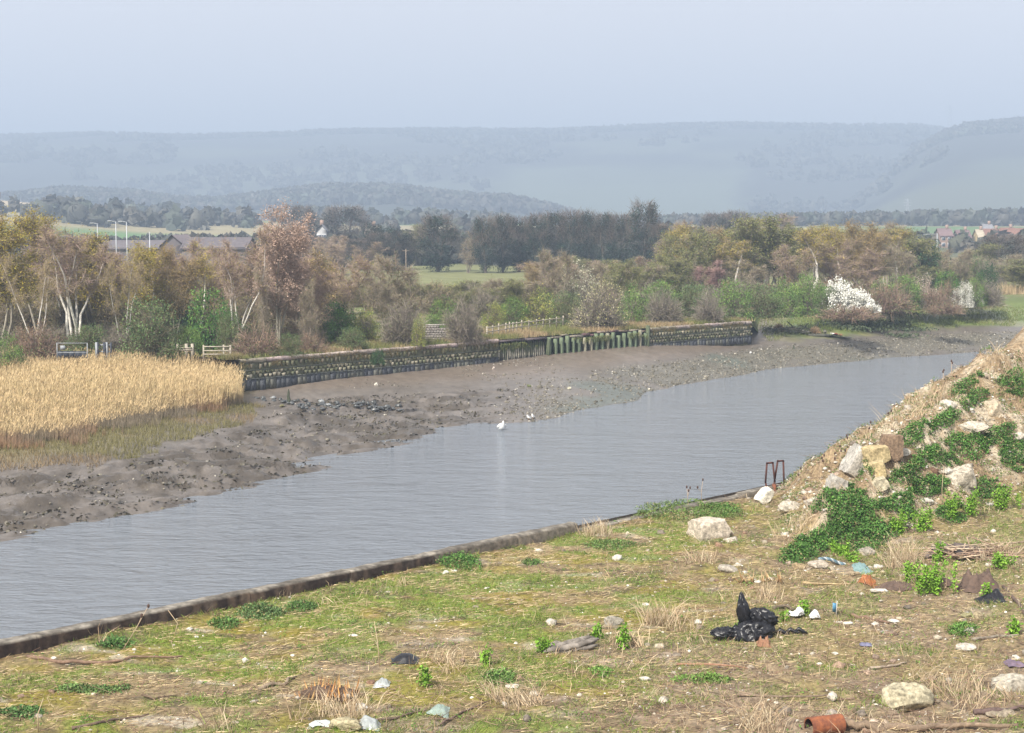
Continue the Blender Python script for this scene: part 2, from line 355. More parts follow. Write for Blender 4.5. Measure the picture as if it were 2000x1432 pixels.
C = mixc(C, (.12,.145,.09), far*sst(950,1030,U)*sst(1480,1400,U+(n2-.5)*120)*sst(2700,2500,Y+(n3-.5)*300))
C = mixc(C, (.05,.055,.045), far*sst(1400,1560,U+(n2-.5)*160)*sst(2050,2350,Y+(n3-.5)*300))
C = mixc(C, (.05,.055,.045), sst(2950, 3050, Y))
o = grid(MB(), X, Y, Z, C).obj('far_ground', M_LAND, smooth=True); tag(o, kind='structure')

# ---- near quay: ground sheet in quay coordinates (s along the river, t inland)
Q0 = np.array([-11.7, 37.4]); QD = np.array([9.0+11.7, 60-37.4]); QD /= np.linalg.norm(QD); QN = np.array([QD[1], -QD[0]])
def st_xy(s, t): return Q0[0] + s*QD[0] + t*QN[0], Q0[1] + s*QD[1] + t*QN[1]
def xy_st(x, y): return (x-Q0[0])*QD[0] + (y-Q0[1])*QD[1], (x-Q0[0])*QN[0] + (y-Q0[1])*QN[1]
def heap(x, y):
    x = np.asarray(x, float); y = np.asarray(y, float)
    wob = (fbm(x*.35, y*.35, 3, 81)-.5)*1.6
    dL = (x-8.0)*.99 - (y-48)*.13 + wob; dF = -(x-8)*.69 + (y-47.8)*.72 + wob*.6
    s, t = xy_st(x, y)
    h = np.minimum(np.minimum(.455*dL, .80*dF), np.minimum(3.0*(t-.3), 7.5))
    return np.where(h > 0, h, 0) * 1.0
def quay0(x, y):
    h = heap(x, y); m = sst(0, .8, h)
    rb = sst(1.0, 6.0, np.asarray(x) - (np.asarray(y)-48)*.15 - 2.5)      # rubbly ground to the right
    nr = sst(37, 31, y)
    return h + (fbm(np.asarray(x)*.3, np.asarray(y)*.3, 3, 85)-.5)*.22 + (fbm(np.asarray(x)*1.7, np.asarray(y)*1.7, 3, 86)-.5)*(.10 + .20*rb + .75*m + .14*nr) + (fbm(np.asarray(x)*5, np.asarray(y)*5, 2, 88)-.5)*.05
quay = quay0
ss = np.concatenate([np.arange(-70, -12, 2), np.arange(-12, 44, .17), np.arange(44, 90, 2)])
ts = np.concatenate([np.arange(0, 26, .17), np.arange(26, 75, 1.5)])
S, T = np.meshgrid(ss, ts, indexing='ij'); X, Y = st_xy(S, T); Z = quay(X, Y); h = heap(X, Y)
n1 = fbm(X*.5, Y*.5, 4, 91); n2 = fbm(X*2.2, Y*2.2, 3, 92); n3 = fbm(X*.18+5, Y*.18, 3, 93)
def gmask(x, y):        # where green grows on the flat
    return sst(.47, .60, fbm(np.asarray(x)*.55+3, np.asarray(y)*.75, 4, 95))
C = mixc((.19,.14,.075), (.29,.225,.13), n2)
C = mixc(C, (.215,.19,.035), sst(.42,.58,n1)*.9)                   # olive moss
C = mixc(C, (.21,.17,.025), sst(.56,.66,n3)*.6*sst(.4,.6,n2))
C = mixc(C, (.42,.37,.29), sst(.62,.74,fbm(X*.9,Y*1.4,4,97))*.8)    # chalky gravel streaks
C = mixc(C, (.14,.21,.03), gmask(X, Y)*.7)
C = mixc(C, mixc((.20,.14,.095),(.33,.26,.20),sst(.4,.65,n2)), sst(41,36,Y)*sst(-6,-2,X)*sst(.46,.62,fbm(X*.5+7,Y*.7,4,99))*.8)
C = mixc(C, (.10,.075,.05), sst(.60,.72,fbm(X*1.3+1,Y*1.9,4,101))*.7)
C = mixc(C, (.115,.06,.035), sst(.9,.2,T)*.8)                     # rust-brown strip at the parapet foot
C = mixc(C, mixc(mixc((.22,.155,.09),(.33,.245,.15),n1),(.50,.43,.32),sst(.52,.70,fbm(X*1.5+2,Y*1.5,4,98))), sst(.05,.6,h))
C = mixc(C, (.25,.185,.125), sst(0,4,X-(Y-48)*.25-4.5)*sst(.2,0,h)*.55)
o = grid(MB(), X, Y, Z, C).obj('quay_ground', M_SOIL, smooth=True); tag(o, kind='structure')

# quay face down to the water
A, Bq = np.meshgrid(np.arange(-70, 90, 2.0), np.array([-5.5, -3.5, -1.5, -.02]), indexing='ij'); X, Y = st_xy(A, np.full(A.shape, -.52))
o = grid(MB(), X, Y, Bq, np.ones(A.shape+(3,))*np.array([.12,.10,.08])).obj('quay_face', M_STONE); tag(o, kind='structure')

# ---- haze
hb = MB().box((0, 2700, 125.5), (9000, 6200, 265)); mh = bpy.data.materials.new('haze'); mh.use_nodes = True; t = mh.node_tree
t.nodes.remove(t.nodes['Principled BSDF']); pv = t.nodes.new('ShaderNodeVolumePrincipled')
pv.inputs['Color'].default_value = (.60,.75,.97,1); pv.inputs["Density"].default_value = .00062; pv.inputs['Anisotropy'].default_value = 0
t.links.new(pv.outputs[0], t.nodes['Material Output'].inputs['Volume'])
o = hb.obj('haze', mh); tag(o, 'pale blue spring haze over the valley', 'haze', kind='stuff')
# ================================================================== TREES AND SHRUBS
def polyline(r, p, d, L, n, crook, lift):
    pts = [np.array(p, float)]; d = np.array(d, float)
    for i in range(n):
        d = d + r.normal(0, crook, 3) + np.array([0, 0, lift]); d /= np.linalg.norm(d); pts.append(pts[-1] + d*L/n)
    return np.array(pts)
def along(pts, t):
    q = np.clip(t, 0, .9999)*(len(pts)-1); k = int(q); return pts[k] + (pts[k+1]-pts[k])*(q-k), (pts[k+1]-pts[k])/(np.linalg.norm(pts[k+1]-pts[k])+1e-9)
def gen_tree(seed, H=10., stems=1, lean=.12, rad=.11, lo=.3, nb=18, bl=.26, up=.7, crook=.10, tw=16, twl=.75, twd=.020, droop=.0, leaf=4, ls=.1, lsig=.22,
             trc=(.45,.42,.37), brc=(.3,.24,.2), twc=((.16,.10,.09),), lc=((.2,.2,.06),), fork=0., topbias=1.0, env=None):
    r = rng(seed); tr, cr = MB(), MB(); tA, tD, tC = [], [], []
    for s in range(stems):
        az = 2*math.pi*(s + r.uniform(-.3, .3))/max(stems, 1) + r.uniform(0, 1); ln = lean*r.uniform(.5, 1.4)
        d = np.array([math.cos(az)*ln, math.sin(az)*ln, 1.0]); d /= np.linalg.norm(d)
        hs = H*r.uniform(.82, 1.0) if s else H
        p0 = np.array([math.cos(az), math.sin(az), 0])*(.12*rad*10 if stems > 1 else 0); p0[2] = -.15
        st = polyline(r, p0, d, hs, 9, crook, .06*(1 if lean < .4 else 1.6)); st[:, 2] *= hs/max(st[-1, 2], .1)
        tt = np.linspace(0, 1, 10); rd = rad*(1-tt)**.75*r.uniform(.7, 1) + .012
        tcol = np.asarray(trc)*r.uniform(.8, 1.1); tr.tube(st, rd, 5, mixc(tcol, brc, sst(.55, .95, tt)), caps=False)
        for b in range(nb):
            t = lo + (1-lo)*r.random()**topbias*.98; o_, dd = along(st, t); a2 = r.uniform(0, 6.28)
            e = 1.0 if env is None else np.interp(t, *env)
            L = bl*H*e*(1-.55*(t-lo)/(1-lo))*r.uniform(.6, 1.2)
            bd = np.array([math.cos(a2), math.sin(a2), up*r.uniform(.5, 1.4)]) + dd*.3; bd /= np.linalg.norm(bd)
            bp = polyline(r, o_, bd, L, 4, .16, .08-droop*.25); br_ = max(.012, rad*.36*(1-t)+.012)
            tr.tube(bp, br_*np.linspace(1, .35, 5), 3, brc, caps=False)
            subs = [bp]
            for q in range(4):
                so_, sdn = along(bp, r.uniform(.25, 1)); sv = sdn + r.normal(0, .55, 3); sv /= np.linalg.norm(sv)
                sp_ = polyline(r, so_, sv, L*r.uniform(.3, .55), 3, .18, .05-droop*.4); subs.append(sp_)
                tr.segs(sp_[:-1], sp_[1:], .011, .008, brc)
            for sp_ in subs:
                m = int(1.15*tw*r.uniform(.7, 1.3)*(1.6 if sp_ is bp else 1))
                ts_ = r.uniform(.15, 1, m)*(len(sp_)-1)*.999; k = ts_.astype(int); f = (ts_-k)[:, None]
                o2 = sp_[k]*(1-f) + sp_[k+1]*f; ax = (sp_[-1]-sp_[0]); ax /= np.linalg.norm(ax)+1e-9
                dv = ax*.55 + r.normal(0, .75, (m, 3)) + np.array([0, 0, .2-droop*1.4]); dv /= np.linalg.norm(dv, axis=1)[:, None]
                tA.append(o2); tD.append(dv*(twl*1.35*r.uniform(.3, 1.15, m))[:, None])
    A, D = np.concatenate(tA), np.concatenate(tD); c = pal(r, len(A), twc)
    cr.blades(A, D, twd, c*1.1, c*1.3, r, bend=.16)
    if leaf:
        n = int(len(A)*leaf); k = r.integers(0, len(A), n); Pl = A[k] + D[k]*r.uniform(.2, 1.05, (n, 1)) + r.normal(0, lsig*.8, (n, 3))
        cr.leaves(Pl, ls*r.uniform(.6, 1.3, n), pal(r, n, lc), r)
    return tr, cr
def gen_bush(seed, W=2., H=3., ncl=70, lpc=70, ls=.12, sig=.26, lc=((.06,.11,.03),), twn=900, twl=.6, twc=((.14,.11,.09),), trc=(.16,.13,.10), stems=7, shape=None, tips=0, tipc=((.6,.6,.5),), fill=.55, twd=.022):
    r = rng(seed); tr, cr = MB(), MB()
    d = r.normal(0, 1, (ncl, 3)); d[:, 2] = abs(d[:, 2])*.9 - .12; d /= np.linalg.norm(d, axis=1)[:, None]
    rr = np.where(r.random(ncl) < .7, r.uniform(.72, 1.02, ncl), r.uniform(.3, .8, ncl))[:, None]
    Cn = d*rr*np.array([W, W, H*.93]); Cn[:, 2] += H*.08
    if shape: Cn = shape(Cn)
    Cn[:, 2] = np.maximum(Cn[:, 2], .12)
    cc = pal(r, ncl, lc, .2)
    for q in range(stems):
        k = r.integers(0, ncl); tip = Cn[k]*np.array([.8, .8, .95]); b0 = np.array([r.normal(0, W*.12), r.normal(0, W*.12), -.1])
        tr.tube(np.array([b0, b0*.6+tip*.4+[0, 0, H*.06], tip]), [.05, .035, .012], 4, trc, caps=False)
        st_ = b0*.5 + tip*.5
    m = int(ncl*lpc); k = r.integers(0, ncl, m)
    if m:
        Pl = Cn[k] + r.normal(0, sig, (m, 3))*np.array([1, 1, .8]); Pl[:, 2] = np.maximum(Pl[:, 2], .03)
        cr.leaves(Pl, ls*r.uniform(.6, 1.3, m), cc[k]*(1+r.normal(0, .16, (m, 1))), r)
    if twn:
        k = r.integers(0, ncl, twn); base = Cn[k]*r.uniform(.25, .95, (twn, 1)); dv = Cn[k]/(np.linalg.norm(Cn[k], axis=1)[:, None]+1e-9) + r.normal(0, .75, (twn, 3)) + [0, 0, .15]
        dv /= np.linalg.norm(dv, axis=1)[:, None]; c = pal(r, twn, twc); cr.blades(base, dv*(twl*r.uniform(.5, 1.5, twn))[:, None], twd, c, c, r, bend=.1)
    if tips:
        k = r.integers(0, ncl, tips); Pl = Cn[k]*r.uniform(.95, 1.1, (tips, 1)) + r.normal(0, sig*.9, (tips, 3)); Pl[:, 2] = np.maximum(Pl[:, 2], .05)
        cr.leaves(Pl, ls*.9*r.uniform(.6, 1.3, tips), pal(r, tips, tipc), r)
    return tr, cr
def gen_ivy(seed, H=11., W=2.6, ncl=85, lpc=60, ls=.26, lc=((.018,.04,.03),(.03,.05,.035)), trc=(.13,.11,.09), twn=1500, twc=((.15,.12,.10),), egg=(.15,.55,.9,1.0,.75,.45)):
    r = rng(seed); tr, cr = MB(), MB(); st = polyline(r, (0, 0, -.2), (0, 0, 1), H*.97, 8, .05, .05); tr.tube(st, np.linspace(.3, .04, 9), 6, trc, caps=False)
    t = r.uniform(.06, .93, ncl); e = np.interp(t, np.linspace(0, 1, len(egg)), egg); a = r.uniform(0, 6.28, ncl); q = W*e*np.sqrt(r.uniform(.15, 1, ncl))
    Cn = np.stack([np.cos(a)*q, np.sin(a)*q, t*H], 1); cc = pal(r, ncl, lc, .25)
    for k in range(0, ncl, 3): tr.segs(along(st, max(t[k]-.12, .02))[0][None], Cn[k][None], .05, .02, trc)
    m = ncl*lpc; k = r.integers(0, ncl, m); cr.leaves(Cn[k] + r.normal(0, .42, (m, 3))*[1, 1, 1.1], ls*r.uniform(.6, 1.3, m), cc[k]*(1+r.normal(0, .15, (m, 1))), r)
    t2 = r.uniform(.45, .97, twn); e = np.interp(t2, np.linspace(0, 1, len(egg)), egg); a = r.uniform(0, 6.28, twn); q = W*e*r.uniform(.5, 1.05, twn)
    b0 = np.stack([np.cos(a)*q, np.sin(a)*q, t2*H], 1); dv = np.stack([np.cos(a)*.5, np.sin(a)*.5, np.full(twn, .9)], 1) + r.normal(0, .35, (twn, 3)); c = pal(r, twn, twc)
    cr.blades(b0, dv*r.uniform(.5, 1.3, (twn, 1)), .035, c, c, r, bend=.1); return tr, cr

OLV = ((.24,.20,.03),(.18,.17,.03),(.29,.21,.03)); AMB = ((.26,.17,.05),(.20,.15,.055),(.18,.145,.06)); PUR = ((.21,.145,.13),(.25,.175,.15),(.18,.13,.12))
BRN = ((.22,.175,.115),(.18,.145,.105),(.25,.19,.12)); PINK = ((.37,.26,.20),(.30,.20,.155),(.44,.32,.25)); WHT = (.66,.62,.55); PALE = (.40,.36,.29)
GRN = ((.085,.15,.03),(.06,.115,.025),(.12,.175,.04)); DGR = ((.025,.06,.022),(.04,.085,.03)); YGR = ((.17,.19,.04),(.11,.15,.035)); GRY = ((.17,.145,.12),(.22,.19,.15),(.13,.11,.09))
OLV = tuple(tuple(np.array(c)*1.15) for c in OLV); AMB = tuple(tuple(np.array(c)*1.15) for c in AMB)
KIND = {
 'thicket': lambda s: gen_bush(s, 2.2, 5.0, 110, 26, .12, .35, ((.15,.14,.05),(.11,.12,.045),(.18,.14,.06)), 5200, 1.0, twc=BRN+GRY, trc=(.34,.30,.24), stems=12),
 'olive':   lambda s: gen_tree(s, 10, 2, .10, .11, .32, 20, .25, .7, tw=16, leaf=2.6, ls=.13, trc=PALE, twc=BRN, lc=OLV),
 'amber':   lambda s: gen_tree(s, 9, 2, .10, .10, .3, 20, .24, .8, tw=15, leaf=2.6, ls=.12, trc=PALE, twc=BRN, lc=AMB),
 'purple':  lambda s: gen_tree(s, 10, 2, .13, .10, .35, 22, .24, 1.0, tw=24, twl=.85, leaf=0, trc=WHT, brc=(.38,.31,.28), twc=PUR),
 'fan':     lambda s: gen_tree(s, 10, 5, .36, .115, .45, 13, .20, .9, .14, tw=18, twl=.7, leaf=.25, ls=.09, trc=WHT, brc=(.42,.36,.31), twc=PUR+BRN, lc=OLV),
 'vbirch':  lambda s: gen_tree(s, 9, 3, .32, .115, .42, 14, .20, .9, .14, tw=17, leaf=.5, ls=.1, trc=WHT, brc=(.4,.35,.3), twc=BRN, lc=OLV),
 'catkin':  lambda s: gen_tree(s, 13, 4, .12, .13, .25, 26, .25, .6, tw=13, leaf=1.8, ls=.15, trc=PALE, brc=(.34,.28,.22), twc=((.30,.22,.17),(.25,.18,.14)), lc=PINK),
 'brown':   lambda s: gen_tree(s, 9, 3, .18, .09, .22, 17, .24, .8, tw=20, twl=.8, leaf=.3, ls=.1, trc=(.25,.20,.16), brc=(.2,.15,.12), twc=BRN+PUR, lc=OLV),
 'bare':    lambda s: gen_tree(s, 8, 3, .25, .09, .2, 17, .3, .8, tw=20, twl=.8, leaf=.25, ls=.1, trc=(.30,.25,.20), brc=(.24,.2,.16), twc=GRY+BRN, lc=YGR),
 'softgreen': lambda s: gen_tree(s, 9, 3, .2, .10, .2, 20, .28, .7, tw=14, leaf=3.0, ls=.15, trc=PALE, twc=GRY, lc=((.16,.18,.05),(.12,.14,.05),(.19,.17,.06))),
 'ivy':     lambda s: gen_ivy(s), 'pine': lambda s: gen_ivy(s, 10, 3.4, 70, 80, .25, ((.015,.035,.03),(.02,.045,.03)), egg=(.1,.4,.85,1,.95,.6), twn=300),
 'dome':    lambda s: gen_ivy(s, 12, 5, 130, 45, .34, ((.05,.055,.05),(.06,.06,.05),(.035,.05,.04)), egg=(.55,.95,1,.92,.75,.4), twn=3000),
 'green':   lambda s: gen_bush(s, 2.2, 3.2, 80, 75, .13, .28, GRN, 900),
 'willow':  lambda s: gen_bush(s, 2.2, 3.6, 90, 55, .13, .3, ((.075,.12,.04),(.10,.135,.05),(.06,.10,.035)), 2600, .8, twc=((.12,.11,.06),(.15,.13,.08))),
 'dark':    lambda s: gen_bush(s, 2.2, 3.2, 75, 80, .16, .28, DGR, 400),
 'holly':   lambda s: gen_bush(s, 2.2, 3.6, 70, 85, .16, .3, ((.05,.12,.025),(.035,.085,.02),(.09,.16,.03)), 500),
 'yellow':  lambda s: gen_bush(s, 2.1, 3.0, 75, 55, .12, .28, YGR, 1500, tips=900, tipc=((.40,.36,.08),(.32,.30,.08))),
 'grey':    lambda s: gen_bush(s, 2.2, 2.8, 85, 16, .10, .3, ((.10,.11,.05),(.14,.13,.07)), 5200, .8, twc=GRY),
 'bramble': lambda s: gen_bush(s, 2.4, 1.6, 70, 22, .13, .28, ((.10,.10,.045),(.17,.11,.07),(.08,.10,.04)), 3200, .7, twc=((.20,.13,.10),(.25,.18,.12),(.14,.10,.09))),
 'straw':   lambda s: gen_bush(s, 2.4, 1.2, 60, 8, .10, .28, ((.30,.22,.12),(.25,.17,.11)), 4200, .7, twc=((.38,.27,.18),(.30,.20,.14),(.44,.34,.22))),
 'catwillow': lambda s: gen_bush(s, 2.4, 3.2, 90, 22, .11, .3, ((.14,.14,.06),(.10,.11,.05)), 4600, .9, twc=GRY, tips=1500, tipc=((.42,.38,.16),(.34,.31,.13),(.45,.42,.25))),
 'palewillow': lambda s: gen_bush(s, 2.2, 3.2, 80, 20, .11, .3, ((.2,.2,.12),(.14,.15,.08)), 3000, .8, twc=GRY, tips=2600, tipc=((.48,.47,.36),(.40,.40,.28))),
 'blossom': lambda s: gen_bush(s, 2.4, 3.0, 100, 12, .13, .24, ((.16,.17,.10),), 800, twc=GRY, tips=6500, tipc=((.80,.79,.72),(.72,.71,.63),(.62,.61,.52))),
 'pinkblossom': lambda s: gen_bush(s, 2.2, 2.8, 80, 22, .12, .28, ((.14,.13,.07),), 2400, twc=((.25,.18,.15),), tips=2200, tipc=((.60,.52,.43),(.52,.42,.36))),
 'sapling': lambda s: gen_tree(s, 5, 5, .16, .05, .4, 9, .2, 1.2, tw=16, twl=.55, leaf=0, trc=(.62,.55,.5), brc=(.35,.2,.2), twc=((.22,.14,.12),(.20,.13,.12))),
 'ygtree':  lambda s: gen_tree(s, 7, 1, .05, .08, .2, 20, .22, .9, tw=14, leaf=2.2, ls=.12, trc=WHT, twc=BRN, lc=((.36,.26,.05),(.28,.2,.05))),
 'tallbirch': lambda s: gen_tree(s, 11, 1, .08, .14, .52, 18, .17, .9, tw=14, twl=.5, leaf=1.2, ls=.12, trc=WHT, brc=(.4,.34,.28), twc=BRN, lc=OLV),
}
ORDER = list(KIND)
PROTO = {}
def brighten(mb, k):
    mb.c = [np.asarray(c)*k for c in mb.c]; return mb
LIFT = {'amber':1.15,'olive':1.22,'softgreen':1.2,'catkin':1.2,'ivy':1.0,'pine':1.0,'dome':1.1,'blossom':1.0,'dark':1.1}
def proto(kind, var):
    k = (kind, var)
    if k not in PROTO:
        tr, cr = KIND[kind](1000 + ORDER.index(kind)*13 + var*7); V = np.concatenate(cr.v); brighten(cr, LIFT.get(kind, 1.38))
        h = np.percentile(V[:, 2], 99.3); wd = np.percentile(abs(V[:, :2]), 97)*2
        PROTO[k] = (tr.mesh('trunk', M_BARK), cr.mesh('crown', M_LEAF), h, wd)
    return PROTO[k]
RT = rng(77)
def tree(kind, var, name, cat, u, vb, vt, wpx, label, group=None, z=0., d=None, rz=None):
    tm, cm, h, wd = proto(kind, var)
    p = P(u, vb, z) if d is None else PD(u, vb, d)
    if d is not None: p[2] = max(z, land(p[:1], p[1:2])[0]) if z == 0 else z
    top = PD(u, vt, p[1])[2]; H = max(top - p[2], .5); W = wpx/F*p[1]*1.02
    e = empty(name, p, label, cat, group, RT.uniform(0, 6.28) if rz is None else rz)
    e.scale = (W/wd, W/wd, H/h)
    link('trunk', tm, e); link('crown', cm, e)
    return e
BW, RW, DW, HB = 'birch wood behind the reed bed', 'birch wood on the right bank', 'dark ivy-clad trees beyond the pale field', 'scrub hedge behind the retaining wall'
